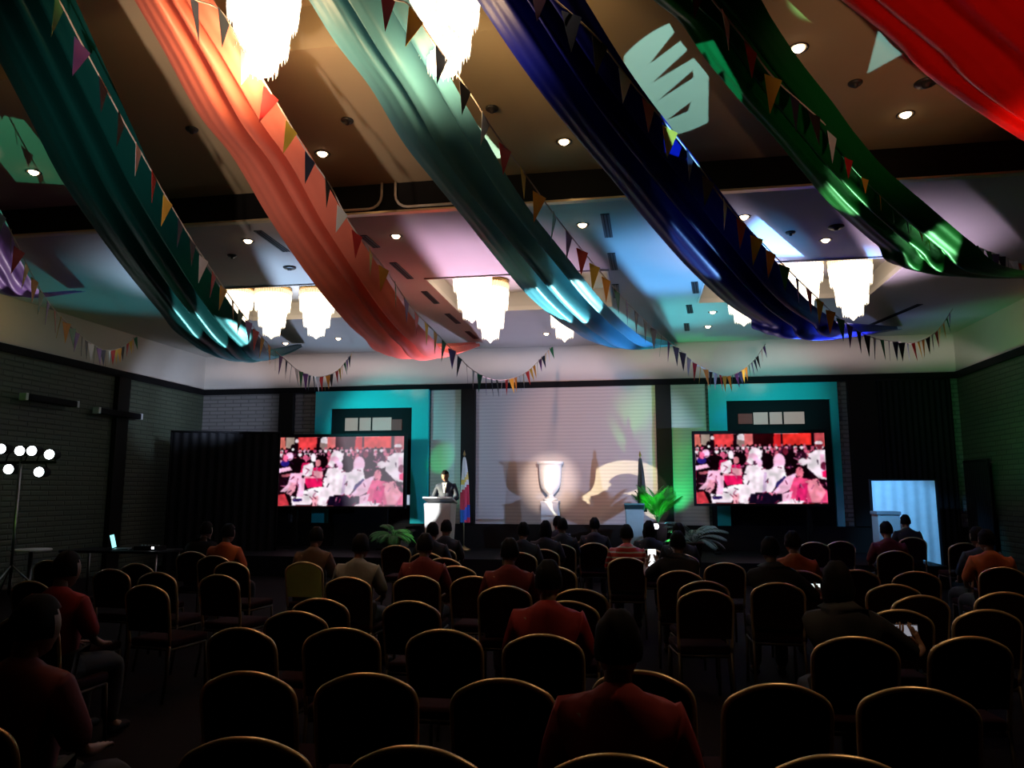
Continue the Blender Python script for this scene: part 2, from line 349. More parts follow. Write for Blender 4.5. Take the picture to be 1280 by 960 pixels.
# ------------------------------------------------------------------ screens
def paint():
    Wd, Hd = 200, 112; rng = np.random.RandomState(3)
    xx, yy = np.meshgrid((np.arange(Wd) + .5) / Wd, (np.arange(Hd) + .5) / Hd)
    im = np.zeros((Hd, Wd, 3)); im[:] = (.05, .012, .03)
    def ell(cx, cy, rx, ry, c, rot=0.):
        dx, dy = xx - cx, (yy - cy)
        if rot:
            a = 1.78; dx2 = (dx * a * math.cos(rot) + dy * math.sin(rot)) / a; dy2 = -dx * a * math.sin(rot) + dy * math.cos(rot); dx, dy = dx2, dy2
        im[(dx / rx) ** 2 + (dy / ry) ** 2 < 1] = c
    def pg(pts, c):
        ins = np.zeros(xx.shape, bool); j = len(pts) - 1
        for i in range(len(pts)):
            (xi, yi), (xj, yj) = pts[i], pts[j]
            if yi != yj: ins ^= ((yi > yy) != (yj > yy)) & (xx < (xj - xi) * (yy - yi) / (yj - yi) + xi)
            j = i
        im[ins] = c
    K = (.03, .008, .02); PK = (.95, .30, .48); HP = (.85, .05, .25); WH = (1, .93, .98); LP = (1, .70, .85); RD = (.85, .08, .09)
    # back wall of the pictured hall
    pg([(0, 0), (.04, 0), (.05, .18), (0, .18)], (.85, .35, .30)); pg([(.05, 0), (.12, 0), (.12, .15), (.05, .17)], (.55, .48, .42))
    pg([(.15, 0), (.305, 0), (.30, .19), (.155, .19)], (.90, .17, .18)); ell(.14, .055, .014, .03, WH); ell(.365, .055, .03, .06, WH)
    pg([(.33, .08), (.39, .10), (.40, .19), (.33, .18)], (.5, .40, .38)); pg([(.39, 0), (.455, 0), (.455, .17), (.39, .17)], (.90, .35, .35))
    pg([(.46, 0), (.62, 0), (.62, .17), (.46, .17)], (.08, .01, .02)); pg([(.62, 0), (.67, 0), (.67, .19), (.61, .19)], RD)
    pg([(.685, 0), (.90, 0), (.90, .17), (.685, .17)], (.95, .12, .10)); pg([(.925, 0), (1, 0), (1, .2), (.925, .2)], (.7, .2, .22))
    ell(.11, .16, .022, .06, K); ell(.11, .18, .008, .02, WH)
    # rows of small heads and shoulders
    for row in range(6):
        v = .17 + row * .05
        for k in range(26):
            u = (k + rng.rand() * .9) / 26
            if rng.rand() < .12: continue
            c = [WH, LP, PK, (.75, .22, .38), (.18, .05, .12), (.95, .55, .70)][rng.randint(6)]
            s = .8 + row * .12
            ell(u, v + .035, .017 * s, .030 * s, c); ell(u, v, .011 * s, .024 * s, K if rng.rand() < .55 else (.72, .25, .33))
    # left seated group in the dark
    pg([(.0, .40), (.12, .30), (.30, .36), (.30, .60), (.05, .62)], K)
    ell(.05, .38, .035, .05, (.08, .06, .35)); pg([(.0, .46), (.09, .43), (.11, .48), (.0, .52)], LP); ell(.085, .28, .03, .06, LP); ell(.055, .31, .02, .05, PK)
    pg([(.02, .55), (.14, .52), (.15, .57), (.03, .58)], (.6, .25, .3))
    # two women with crossed legs
    ell(.215, .31, .022, .055, PK); ell(.165, .38, .055, .075, K); pg([(.19, .38), (.25, .37), (.24, .50), (.18, .52)], HP)
    pg([(.20, .42), (.275, .37), (.30, .52), (.24, .58), (.19, .55)], WH); ell(.28, .30, .02, .06, WH)
    ell(.355, .36, .045, .09, K); ell(.32, .38, .022, .05, (.90, .45, .50)); pg([(.28, .45), (.35, .44), (.365, .58), (.27, .60)], HP)
    pg([(.28, .49), (.36, .50), (.36, .60), (.21, .61), (.21, .57), (.29, .57)], (1, .60, .68))
    pg([(.20, .60), (.36, .60), (.36, .72), (.24, .74)], HP)
    pg([(.10, .53), (.20, .52), (.18, .63), (.06, .80), (.02, .79), (.08, .68)], LP); pg([(.11, .66), (.15, .66), (.14, .78), (.10, .86), (.06, .85)], (.95, .55, .65))
    pg([(.14, .58), (.22, .60), (.21, .88), (.15, .90), (.17, .70)], LP); pg([(.11, .86), (.21, .87), (.21, .98), (.12, .99)], WH); pg([(.12, .90), (.20, .89), (.20, .93), (.13, .94)], (.08, .05, .25))
    pg([(0, .84), (.07, .82), (.11, .99), (0, 1)], (.85, .16, .20)); pg([(.05, .8), (.1, .84), (.12, 1), (.1, 1)], K)
    # large figure in white
    ell(.47, .30, .05, .10, WH); ell(.45, .36, .04, .08, LP); ell(.43, .40, .03, .05, WH); ell(.46, .42, .012, .03, (.25, .1, .2))
    pg([(.40, .46), (.55, .44), (.62, .55), (.58, .84), (.40, .84), (.36, .66)], WH); pg([(.21, .78), (.30, .73), (.42, .72), (.48, .78), (.40, 1), (.33, .99), (.31, .86), (.27, .98), (.20, .98)], WH)
    pg([(.28, .88), (.33, .85), (.325, 1), (.285, 1)], (.98, .62, .68)); pg([(.53, .55), (.55, .55), (.54, .84), (.51, .84)], (.82, .68, .86))
    pg([(.37, .93), (.43, .88), (.42, 1), (.37, 1)], WH)
    # dark haired pair
    ell(.56, .40, .052, .12, K); ell(.50, .42, .02, .06, LP); ell(.735, .42, .058, .15, K); ell(.65, .40, .045, .11, LP)
    pg([(.60, .48), (.68, .45), (.70, .62), (.62, .74), (.58, .84), (.56, .70)], WH); pg([(.62, .70), (.69, .60), (.70, .66), (.64, .77), (.61, .76)], (.10, .08, .28))
    pg([(.62, .78), (.70, .62), (.78, .56), (.74, .78), (.66, .86), (.58, .86)], LP); ell(.57, .87, .022, .03, (.95, .40, .55))
    pg([(.42, .86), (.56, .85), (.58, .88), (.70, .86), (.70, 1), (.40, 1)], (.035, .02, .06))
    # woman in pink at right
    ell(.835, .53, .055, .13, K); ell(.80, .56, .028, .08, (.95, .38, .48)); pg([(.76, .62), (.90, .66), (1, .82), (1, .98), (.70, .98), (.72, .80)], (.95, .20, .40))
    pg([(.84, .68), (.93, .64), (.99, .84), (.94, .98), (.88, .98)], (1, .48, .58)); pg([(.62, .99), (.70, .93), (.85, .92), (.80, 1), (.62, 1)], WH)
    pg([(.78, .74), (.86, .70), (.84, .95), (.76, .96)], (.80, .08, .30)); pg([(.66, .86), (.74, .82), (.72, .95), (.66, .97)], LP)
    # standing figure in white
    ell(.96, .17, .025, .06, (.35, .08, .12)); ell(.955, .14, .03, .025, WH); pg([(.88, .30), (.93, .24), (1, .24), (1, .66), (.94, .64), (.86, .50), (.86, .38)], WH)
    pg([(.96, .30), (.99, .30), (1, .60), (.96, .60)], LP); ell(.985, .47, .025, .06, (.30, .06, .14)); pg([(.97, .55), (1, .52), (1, .64), (.97, .62)], HP)
    ell(.82, .33, .04, .07, (.12, .03, .08)); ell(.83, .41, .035, .05, WH); ell(.70, .26, .02, .05, (.3, .05, .1))
    ny, nx = im.shape[:2]
    for sc_, am in ((5, .30), (11, .22)):           # uneven cloth and skin tones
        g_ = rng.rand(ny // sc_ + 2, nx // sc_ + 2); iy, ix = np.arange(ny) / sc_, np.arange(nx) / sc_
        y0, x0 = iy.astype(int), ix.astype(int); fy, fx = (iy - y0)[:, None], (ix - x0)[None, :]
        n_ = (g_[y0][:, x0] * (1 - fy) + g_[y0 + 1][:, x0] * fy) * (1 - fx) + (g_[y0][:, x0 + 1] * (1 - fy) + g_[y0 + 1][:, x0 + 1] * fy) * fx
        im *= (1 + am * (n_ - .55) * 1.6)[:, :, None] * np.array([1.0, .98, .99]) + (am * (n_ - .5) * np.array([0, -.35, -.12])[:, None, None]).transpose(1, 2, 0)
    for _ in range(70):                             # small dark folds, arms and gaps between people
        u, v, a_ = rng.rand(), .30 + .66 * rng.rand(), rng.rand() * 3.1
        for t_ in np.linspace(0, 1, 12):
            L_ = .012 + .03 * rng.rand() * 0 + .02
            ell(u + math.cos(a_) * L_ * t_, v + math.sin(a_) * L_ * 1.7 * t_, .004, .007, [(.35, .06, .16), (.62, .25, .40), (.08, .02, .08)][_ % 3])
    im = np.clip(im, 0, 1)
    k = np.array([.25, .5, .25])
    for ax in (0, 1): im = sum(kk * np.roll(im, s, ax) for kk, s in zip(k, (-1, 0, 1)))
    return im
PIC = paint()
def screen_mat():
    m = bpy.data.materials.new('screen_picture'); m.use_nodes = True; nt = m.node_tree; nt.nodes.clear()
    at = nt.nodes.new('ShaderNodeAttribute'); at.attribute_name = 'picture'
    em = nt.nodes.new('ShaderNodeEmission'); em.inputs[1].default_value = 1.0
    out = nt.nodes.new('ShaderNodeOutputMaterial'); nt.links.new(at.outputs['Color'], em.inputs[0]); nt.links.new(em.outputs[0], out.inputs[0])
    m.cycles.emission_sampling = 'NONE' if hasattr(m, 'cycles') else 'AUTO'
    return m
SCR = screen_mat()
def screen(px0, px1, py0, py1, Y, lab, wash):
    a, c = atY(px0, py0, Y), atY(px1, py1, Y)
    wd, z0, z1 = c.x - a.x, c.z, a.z; cx = (a.x + c.x) / 2
    e = empty('video_screen', (cx, Y, SZ), lab, 'screen', 'video screens either side of the stage')
    H_, W_, _ = PIC.shape
    im = PIC.copy()
    if wash:                                    # pale viewing haze mixed into the right half's colours
        xx = np.linspace(0, 1, W_)[None, :, None]; yy = np.linspace(0, 1, H_)[:, None, None]
        k = np.clip((xx - .40 - .12 * yy) / .12, 0, 1) * .62
        im = im * (1 - k * .55) + k * .55 * np.array([.62, .58, .66]) + k * .10
    me = bpy.data.meshes.new('panel')
    vs = [(-wd / 2 + wd * i / W_, 0, z0 - SZ + (z1 - z0) * (1 - j / H_)) for j in range(H_ + 1) for i in range(W_ + 1)]
    fs = [(j * (W_ + 1) + i, (j + 1) * (W_ + 1) + i, (j + 1) * (W_ + 1) + i + 1, j * (W_ + 1) + i + 1) for j in range(H_) for i in range(W_)]
    me.from_pydata(vs, [], fs)
    ca = me.color_attributes.new('picture', 'FLOAT_COLOR', 'CORNER')
    colr = np.ones((H_ * W_, 4, 4), np.float32); colr[:, :, :3] = im.reshape(-1, 1, 3) ** 1.6
    ca.data.foreach_set('color', colr.ravel()); me.materials.append(SCR)
    p = bpy.data.objects.new('panel', me); COL.objects.link(p); p.parent = e; p.location.y = -.012
    b = NEW(); m_ = .05; box(b, -wd / 2 - m_, wd / 2 + m_, -.01, .14, z0 - SZ - m_, z1 - SZ + m_ + .02); link('cabinet', b, BLACK, e)
    for s in (-1, 1):
        b = NEW(); box(b, s * wd * .36 - .05, s * wd * .36 + .05, .02, .12, 0, z0 - SZ - m_); box(b, s * wd * .36 - .06, s * wd * .36 + .06, -.35, .45, 0, .04)
        link('leg', b, BLACK, e)
    return e
screen(350.5, 503.5, 547, 633, 16.75, 'left video screen showing a seated crowd, its right half washed pale', True)
screen(868, 1035, 543, 630, 16.75, 'right video screen showing a seated crowd in strong pink and red', False)
# ------------------------------------------------------------------ chandeliers
def crystal_mat(i, col, es):
    m = bpy.data.materials.new('lit_crystal_%d' % i); m.use_nodes = True; nt = m.node_tree; bs = nt.nodes['Principled BSDF']
    bs.inputs['Base Color'].default_value = (.8, .75, .65, 1); bs.inputs['Roughness'].default_value = .15
    tc = nt.nodes.new('ShaderNodeTexCoord'); no = nt.nodes.new('ShaderNodeTexNoise'); no.inputs['Scale'].default_value = 30
    nt.links.new(tc.outputs['Object'], no.inputs['Vector'])
    mr = nt.nodes.new('ShaderNodeMapRange'); mr.inputs[1].default_value = .3; mr.inputs[2].default_value = .7; mr.inputs[3].default_value = es * .6; mr.inputs[4].default_value = es * 1.5
    nt.links.new(no.outputs['Fac'], mr.inputs[0]); nt.links.new(mr.outputs[0], bs.inputs['Emission Strength'])
    bs.inputs['Emission Color'].default_value = col + (1,)
    return m
CRY = crystal_mat(0, (1, .86, .66), 1.7); CRYTOP = crystal_mat(1, (1, .66, .34), .8)
def chandelier_proto():
    e = empty('chandelier', (0, 0, 0), '', 'chandelier')
    link('ceiling_plate', lathe(NEW(), [(.20, .0), (.33, -.005), (.335, -.05), (.31, -.06), (.02, -.06)], 28), mat('brass', (.5, .32, .12), .3, .9), e, True)
    def tier(r, z0, z1, n, rows, inner):
        b = NEW(); lathe(b, [(inner, z1), (inner, z0 + .03), (inner * .9, z0)], 24)
        h = (z1 - z0) / rows
        for q in range(rows):
            for k in range(n):
                a = 2 * math.pi * (k + .5 * (q % 2)) / n; rr = r - .012 * q; cx, cy = rr * math.cos(a), rr * math.sin(a)
                zt = z1 - q * h; wd = math.pi * r / n * .86
                t = Vector((-math.sin(a), math.cos(a), 0)) * wd; nn = Vector((math.cos(a), math.sin(a), 0)) * wd * .7
                c0 = Vector((cx, cy, 0)); top = Vector((cx, cy, zt)); bot = Vector((cx, cy, zt - h * 1.12))
                mid = [b.verts.new(c0 + v + Vector((0, 0, zt - h * .25))) for v in (t, nn, -t, -nn)]
                tv, bv = b.verts.new(top), b.verts.new(bot)
                for i in range(4):
                    b.faces.new((tv, mid[i], mid[(i + 1) % 4])); b.faces.new((bv, mid[(i + 1) % 4], mid[i]))
        return b
    link('crystal_fringe', tier(.325, -.17, -.05, 44, 1, .30), CRYTOP, e)
    link('crystal_tier', tier(.318, -.46, -.15, 36, 2, .295), CRY, e)
    link('crystal_tier', tier(.245, -.76, -.45, 30, 2, .222), CRY, e)
    link('crystal_tier', tier(.150, -.93, -.75, 20, 1, .13), CRY, e)
    b = NEW(); lathe(b, [(.01, -.90), (.05, -.93), (.055, -.96), (.02, -.995), (.004, -1.01)], 12); link('finial', b, CRY, e, True)
    return e
proto = chandelier_proto(); first = True
CH = [(1067, 401, 1.0, 12.4, 'far chandelier, rightmost, in the coffer between the royal blue and green drapes'),
      (1005, 390, 1.0, 12.4, 'far chandelier half hidden by pennants, just left of the rightmost one'),
      (930, 408, 1.0, 13.0, 'far chandelier mostly hidden behind the royal blue drape, only its tip showing'),
      (706, 428, 1.0, 13.0, 'far chandelier tip showing below the bright patch of the teal blue drape'),
      (613, 429, 1.0, 12.9, 'far chandelier in the middle coffer, right and lower of the overlapping pair'),
      (590, 404, 1.0, 11.9, 'far chandelier in the middle coffer, left and upper of the overlapping pair'),
      (395, 424, 1.0, 12.9, 'far chandelier just left of the coral drape'),
      (339, 424, 1.0, 12.7, 'far chandelier second left of the coral drape, above the teal green drape tip'),
      (292, 416, 1.0, 12.6, 'far chandelier peeking out beside the pennants of the teal green drape')]
for x, y, sc, Y, lab in CH:
    o = proto if first else copy_tree(proto); first = False
    p = atY(x, y, Y); top = CF + .34; o.location = (p.x, p.y, top); sc = (top - p.z) / 1.01
    o.scale = (1, 1, sc); o['label'] = lab; o['group'] = 'lit crystal chandeliers in the far coffers'
for x, y, lab in ((325, 99, 'near chandelier cut by the top edge, between the coral and teal blue drapes'),
                  (555, 99, 'near chandelier cut by the top edge, between the teal blue and royal blue drapes')):
    o = copy_tree(proto); p = atZ(x, y, 4.66); s = .80; o.location = (p.x, p.y, p.z + 1.01 * s); o.scale = (s, s, s)
    o['label'] = lab; o['group'] = 'lit crystal chandeliers in the near coffer'
    L = o.location
    r = NEW(); tube(r, [(0, 0, 0), (0, 0, (CN + .4 - L.z) / s)], .03, 8); link('rod', r, mat('brass', (0, 0, 0)), o)
# ------------------------------------------------------------------ drapes
def plan_hit(x, y, A, B):
    """where the sight line through a pixel meets the upright plane over the plan line A-B"""
    d = ray(x, y); nx, ny = (B.y - A.y), -(B.x - A.x)
    t = (A.x * nx + A.y * ny) / (d.x * nx + d.y * ny)
    return Vector((d.x * t, d.y * t, EYE + d.z * t))
def drape(rows, end, Y0, zend, m, lab, folds, sag=.14, near=True):
    A = atZ((rows[0][1] + rows[0][2]) / 2, rows[0][0], Y0); E_ = atZ(end[0], end[1], zend)
    Ls, Rs = [], []
    for (y, xl, xr) in rows:
        c = plan_hit((xl + xr) / 2, y, A, E_)
        Ls.append(atY(xl, y, c.y)); Rs.append(atY(xr, y, c.y))
    if near:                                    # carry the strip back to its gathered end overhead
        u_, v_ = (Ls[0] - Ls[1]).normalized(), (Rs[0] - Rs[1]).normalized()
        for k in range(3):
            lf = min(.8, max(.1, (CN - .04 - max(Ls[0].z, Rs[0].z)) / 3 / max(.05, u_.z, v_.z)) if k == 0 else lf)
            Ls.insert(0, Ls[0] + u_ * lf); Rs.insert(0, Rs[0] + v_ * lf)
    side = (Rs[-1] - Ls[-1]).normalized()
    Ls.append(E_ - side * .16); Rs.append(E_ + side * .16)
    L, R_ = catmull(Ls, 9), catmull(Rs, 9)
    bm = NEW(); N = 56; rings = []
    for i, (l, r) in enumerate(zip(L, R_)):
        wd = (r - l).length; ring = []
        for k in range(N + 1):
            s = -1 + 2 * k / N
            p = l.lerp(r, k / N); z = -sag * wd * (1 - s * s) * .8
            for c, wdt, dep in folds:
                z += dep * wd * math.exp(-((s - c - .03 * math.sin(i * .11 + c * 9)) / wdt) ** 2)
            z += .004 * wd * math.sin(s * 23 + i * .03)
            ring.append(bm.verts.new(p + Vector((0, 0, z))))
        rings.append(ring)
    for a, c in zip(rings, rings[1:]):
        for k in range(N): bm.faces.new((a[k], a[k + 1], c[k + 1], c[k]))
    o = link('ceiling_drape', bm, m, None, True)
    tag(o, lab, 'drape', 'fabric drapes swagged under the ceiling')
    return o, L, R_
def satin(name, c, tr=.25): return mat(name, c, .42, var=.08, scale=3, transl=tr, spec=.3)
F2 = ((-.14, .09, .28), (.30, .10, .26))
T_, LT, RT = drape([(0, -42, 95), (148, 37, 161), (230, 80, 199), (321, 144, 251), (388, 198, 294), (421, 228, 324), (446, 284, 345)], (374, 432), 5.0, 5.05,
      satin('teal_green_satin', (.0015, .045, .04)), 'long teal green satin drape at left, dark above and teal at its far tip', ((-.2, .10, .22), (.3, .09, .22)))
drape([(0, 168, 267), (64, 205, 307), (144, 249, 355), (198, 292, 391), (272, 336, 433), (337, 380, 476), (388, 420, 509), (421, 453, 538), (442, 490, 565)], (596, 431), 5.0, 5.05,
      satin('coral_satin', (.85, .22, .14), .35), 'long coral orange satin drape left of centre', ((-.14, .10, .30), (.32, .07, .22)))
drape([(0, 386, 511), (54, 420, 541), (111, 464, 571), (178, 504, 610), (225, 541, 637), (270, 578, 668), (320, 618, 708), (364, 655, 742), (391, 685, 767), (412, 714, 790), (430, 755, 818)], (839, 431), 5.0, 5.05,
      satin('blue_teal_satin', (.10, .30, .38), .3), 'long teal blue satin drape in the middle with a bright lit patch', ((-.24, .08, .28), (.40, .13, .30)))
drape([(0, 596, 732), (87, 655, 786), (158, 709, 838), (222, 763, 888), (270, 803, 924), (324, 850, 968), (354, 880, 990), (378, 907, 1012), (398, 937, 1040), (415, 966, 1068)], (1118, 411), 5.0, 5.05,
      satin('royal_blue_satin', (.001, .004, .17), .12), 'long royal blue satin drape right of centre, almost black with a bright blue far tip', F2)
drape([(0, 816, 952), (28, 850, 968), (77, 884, 1001), (128, 927, 1041), (168, 964, 1070), (212, 1001, 1108), (255, 1038, 1158), (304, 1094, 1216), (335, 1140, 1262)], (1330, 345), 5.0, 5.05,
      satin('green_satin', (.002, .085, .014), .15), 'long dark green satin drape at right with glossy green patches', ((-.3, .12, .12), (.2, .14, .14)))
drape([(0, 1051, 1300), (54, 1119, 1360), (97, 1162, 1405), (155, 1246, 1480), (215, 1345, 1570), (270, 1450, 1660)], (1700, 330), 4.9, 5.05,
      satin('red_satin', (.72, .006, .004), .35), 'bright red satin drape in the upper right corner', ((-.62, .10, .06), (.1, .2, .08)))
drape([(200, -150, -60), (270, -75, 4), (330, -32, 28), (366, 2, 56)], (97, 364), 4.7, 5.05,
      satin('violet_satin', (.30, .16, .50), .3), 'violet satin drape tip at the left edge of the picture', ((-.2, .2, .14), (.4, .2, .12)))
# ------------------------------------------------------------------ pennant strings
PCOL = [mat('pennant_' + n, c, .55, transl=.25) for n, c in (('orange', (.85, .38, .04)), ('navy', (.01, .02, .06)), ('red', (.55, .02, .02)), ('green', (.01, .16, .05)),
        ('black', (.012, .012, .014)), ('yellow', (.75, .50, .06)), ('purple', (.16, .06, .25)), ('white', (.75, .75, .75)))]
CORD = mat('pennant_cord', (.55, .45, .38), .6)
PM = []
for i, c in enumerate(PCOL):
    b = NEW(); top = [(-.075, 0), (.075, 0), (.01, -.27)]
    fa = [b.verts.new((x, -.0015, z)) for x, z in top]; ba = [b.verts.new((x + (.004 if z < 0 else 0), .0015, z)) for x, z in top]
    b.faces.new(fa); b.faces.new(ba[::-1])
    for k in range(3): b.faces.new((fa[k], ba[k], ba[(k + 1) % 3], fa[(k + 1) % 3]))
    me = bpy.data.meshes.new('pennant'); b.to_mesh(me); b.free(); me.materials.append(c); PM.append(me)
def bunting(pts, Y0, zend, lab, off=0, drop=.0):
    A = atZ(pts[0][0], pts[0][1], Y0); E_ = atZ(pts[-1][0], pts[-1][1], zend)
    P = [plan_hit(x, y, A, E_) for x, y in pts[:-1]] + [E_]
    Q = catmull(P, 8)
    o = Vector(Q[0]); e = empty('pennant_string', o, lab, 'bunting', 'strings of pennants along the drapes')
    link('cord', tube(NEW(), [q - o for q in Q], .006, 5), CORD, e)
    d = .12; acc = 0; k = off; rnd = random.Random(off + 5)
    for a, c in zip(Q, Q[1:]):
        sl = (c - a).length
        while acc + sl >= d:
            p = a.lerp(c, (d - acc) / sl) - o; dirv = (c - a); ang = math.atan2(dirv.y, dirv.x)
            f = bpy.data.objects.new('pennant', PM[(k * 3 + k // 8) % 8]); COL.objects.link(f); f.parent = e; f.location = p
            tilt = math.atan2(dirv.z, math.hypot(dirv.x, dirv.y))
            f.rotation_euler = (rnd.uniform(-.12, .12), -tilt * .9, ang + rnd.uniform(-.4, .4) - .1)
            k += 1; d += .33
        acc += sl
    return e
bunting([(62, -15), (78, 8), (97, 45), (116, 80), (148, 140), (176, 190), (210, 250), (243, 305), (269, 344), (302, 391), (336, 431), (356, 449), (375, 464), (400, 471), (423, 462), (442, 438)], 4.85, 4.95,
        'pennant string along the right edge of the teal green drape', 1)
bunting([(228, -20), (242, -2), (275, 13), (301, 55), (346, 128), (385, 192), (413, 233), (440, 283), (480, 335), (515, 385), (541, 412), (568, 440), (590, 462), (615, 474), (640, 473), (662, 462), (691, 432)], 4.85, 4.95,
        'pennant string along the right edge of the coral drape', 3)
bunting([(470, -25), (490, -2), (512, 7), (539, 48), (586, 114), (618, 165), (655, 216), (700, 278), (746, 335), (783, 377), (820, 414), (850, 438), (870, 455), (895, 467), (915, 469), (940, 453), (957, 430)], 4.85, 4.95,
        'pennant string along the right edge of the teal blue drape', 6)
bunting([(660, -35), (689, -5), (746, 47), (788, 102), (826, 147), (870, 203), (910, 258), (954, 305), (991, 343), (1018, 369), (1048, 397), (1085, 420), (1119, 427), (1145, 428), (1172, 413), (1191, 386)], 4.85, 4.95,
        'pennant string along the right edge of the royal blue drape', 2)
bunting([(860, -40), (897, 8), (935, 55), (968, 98), (1020, 145), (1062, 185), (1100, 228), (1150, 272), (1190, 296), (1230, 312), (1290, 335)], 4.85, 4.9,
        'pennant string along the middle of the green drape', 4)
bunting([(-60, 130), (-25, 210), (0, 263), (20, 303), (40, 343), (62, 380), (85, 405), (110, 427), (132, 438), (152, 434), (171, 420)], 4.6, 4.9,
        'pennant string over the violet drape, ending on the left wall frieze', 5)
# ------------------------------------------------------------------ downlights, vents, ceiling fittings
def downlight_proto():
    e = empty('downlight', (0, 0, 0), '', 'downlight')
    link('trim_ring', lathe(NEW(), [(.06, .02), (.06, -.004), (.085, -.008), (.088, .0), (.088, .02)], 24), mat('downlight_trim', (.05, .04, .035), .4), e, True)
    b = NEW(); lathe(b, [(.052, .0), (.050, -.012), (.03, -.03), (.008, -.038)], 16)
    link('lamp', b, mat('lamp_glow', (.9, .8, .7), .3, emit=(1, .72, .42), es=14), e, True)
    return e
DL = [(42, 215, 'N', 'downlight at far left in the teal lit part of the near ceiling'), (403, 192, 'N', 'downlight in the near ceiling right beside the coral drape'),
      (705, 177, 'N', 'downlight in the near ceiling left beside the royal blue drape'), (998, 60, 'N', 'bright downlight at the right edge of the green drape, near the top'),
      (1132, 143, 'N', 'bright downlight in the near ceiling below the red drape'), (1193, 258, 'N', 'small dim downlight at right above the green drape tip'),
      (310, 301, 'F', 'downlight in the far ceiling between the teal green and coral drapes'), (495, 295, 'F', 'downlight in the pink lit far ceiling right of the coral drape'),
      (728, 281, 'F', 'downlight in the far ceiling right of the teal blue drape'), (930, 271, 'F', 'downlight in the far ceiling behind the pennants of the royal blue drape'),
      (1032, 300, 'F', 'bright downlight in the far ceiling left of the green drape'), (423, 423, 'F', 'small far downlight left of the coral drape tip'),
      (683, 417, 'F', 'small far downlight right of the middle chandeliers'), (885, 408, 'F', 'lower of two small far downlights left of the royal blue drape'),
      (891, 390, 'F', 'upper of two small far downlights left of the royal blue drape'), (357, 429, 'F', 'small far downlight at the tip of the teal green drape')]
dp = downlight_proto()
for i, (x, y, z, lab) in enumerate(DL):
    o = dp if i == 0 else copy_tree(dp)
    o.location = atZ(x, y, CN if z == 'N' else CF); o['label'] = lab; o['group'] = 'recessed ceiling downlights'
VENTS = [((322, 288), (358, 314), 'left of the coral drape, in the far ceiling'), ((453, 294), (471, 309), 'right of the coral drape, nearest of its row'), ((491, 328), (513, 348), 'right of the coral drape, second nearest of its row'),
         ((530, 364), (546, 379), 'right of the coral drape, third nearest of its row'), ((559, 392), (573, 404), 'right of the coral drape, fourth nearest of its row'), ((584, 414), (595, 423), 'right of the coral drape, farthest of its row'),
         ((756, 267), (761, 296), 'right of the teal blue drape, nearest of its row'), ((764, 316), (768, 337), 'right of the teal blue drape, second nearest of its row'),
         ((769, 355), (771, 372), 'right of the teal blue drape, third nearest of its row'), ((868, 352), (870, 366), 'left of the royal blue drape, nearest of its row'),
         ((861, 381), (863, 391), 'left of the royal blue drape, second nearest of its row'), ((858, 404), (859, 413), 'left of the royal blue drape, farthest of its row'), ((1060, 418), (1150, 380), 'near the right end of the far ceiling')]
for a, c, lab in VENTS:
    A, B = C5(*a), C5(*c); L = (B - A).length; ang = math.atan2(B.y - A.y, B.x - A.x)
    e = empty('ceiling_vent', ((A + B) / 2).to_tuple(), 'slim dark slot vent ' + lab, 'vent', 'slot vents in the far ceiling', ang)
    link('frame', box(NEW(), -L / 2, L / 2, -.055, .055, -.012, .002), mat('vent_dark', (.02, .02, .022), .5), e)
    for s in (-1, 1): link('slat', box(NEW(), -L / 2 + .02, L / 2 - .02, s * .02 - .006, s * .02 + .006, -.018, -.012), BLACK, e)
FIT = [(240, 161, 'N', 'small dark round ceiling fitting between the teal green and coral drapes'), (1069, 103, 'N', 'small dark round ceiling fitting left of the red drape, upper left of the pair'),
       (1157, 103, 'N', 'small dark round ceiling fitting touching the red drape, right of the pair'), (615, 135, 'N', 'small dark round ceiling fitting right of the teal blue drape'),
       (434, 150, 'N', 'small dark round ceiling fitting right of the coral drape'), (290, 319, 'F', 'small dark round fitting in the far ceiling right of the teal green drape'),
       (362, 334, 'F', 'dark round fitting in the far ceiling left of the coral drape'), (1045, 283, 'F', 'dark round fitting in the far ceiling left of the green drape'),
       (988, 290, 'F', 'tiny dark fitting in the far ceiling between royal blue and green drapes')]
for x, y, z, lab in FIT:
    p = atZ(x, y, CN if z == 'N' else CF); r = .10 if (x, y) in ((1157, 103), (362, 334), (1045, 283)) else .065
    b = NEW(); lathe(b, [(r, .004), (r, -.012), (r * .8, -.026), (r * .35, -.03), (r * .3, -.05), (.01, -.055)], 20)
    o = link('smoke_detector', b, mat('fitting_dark', (.03, .028, .025), .5), None, True); o.location = p
    tag(o, lab, 'ceiling fitting', 'round ceiling fittings')
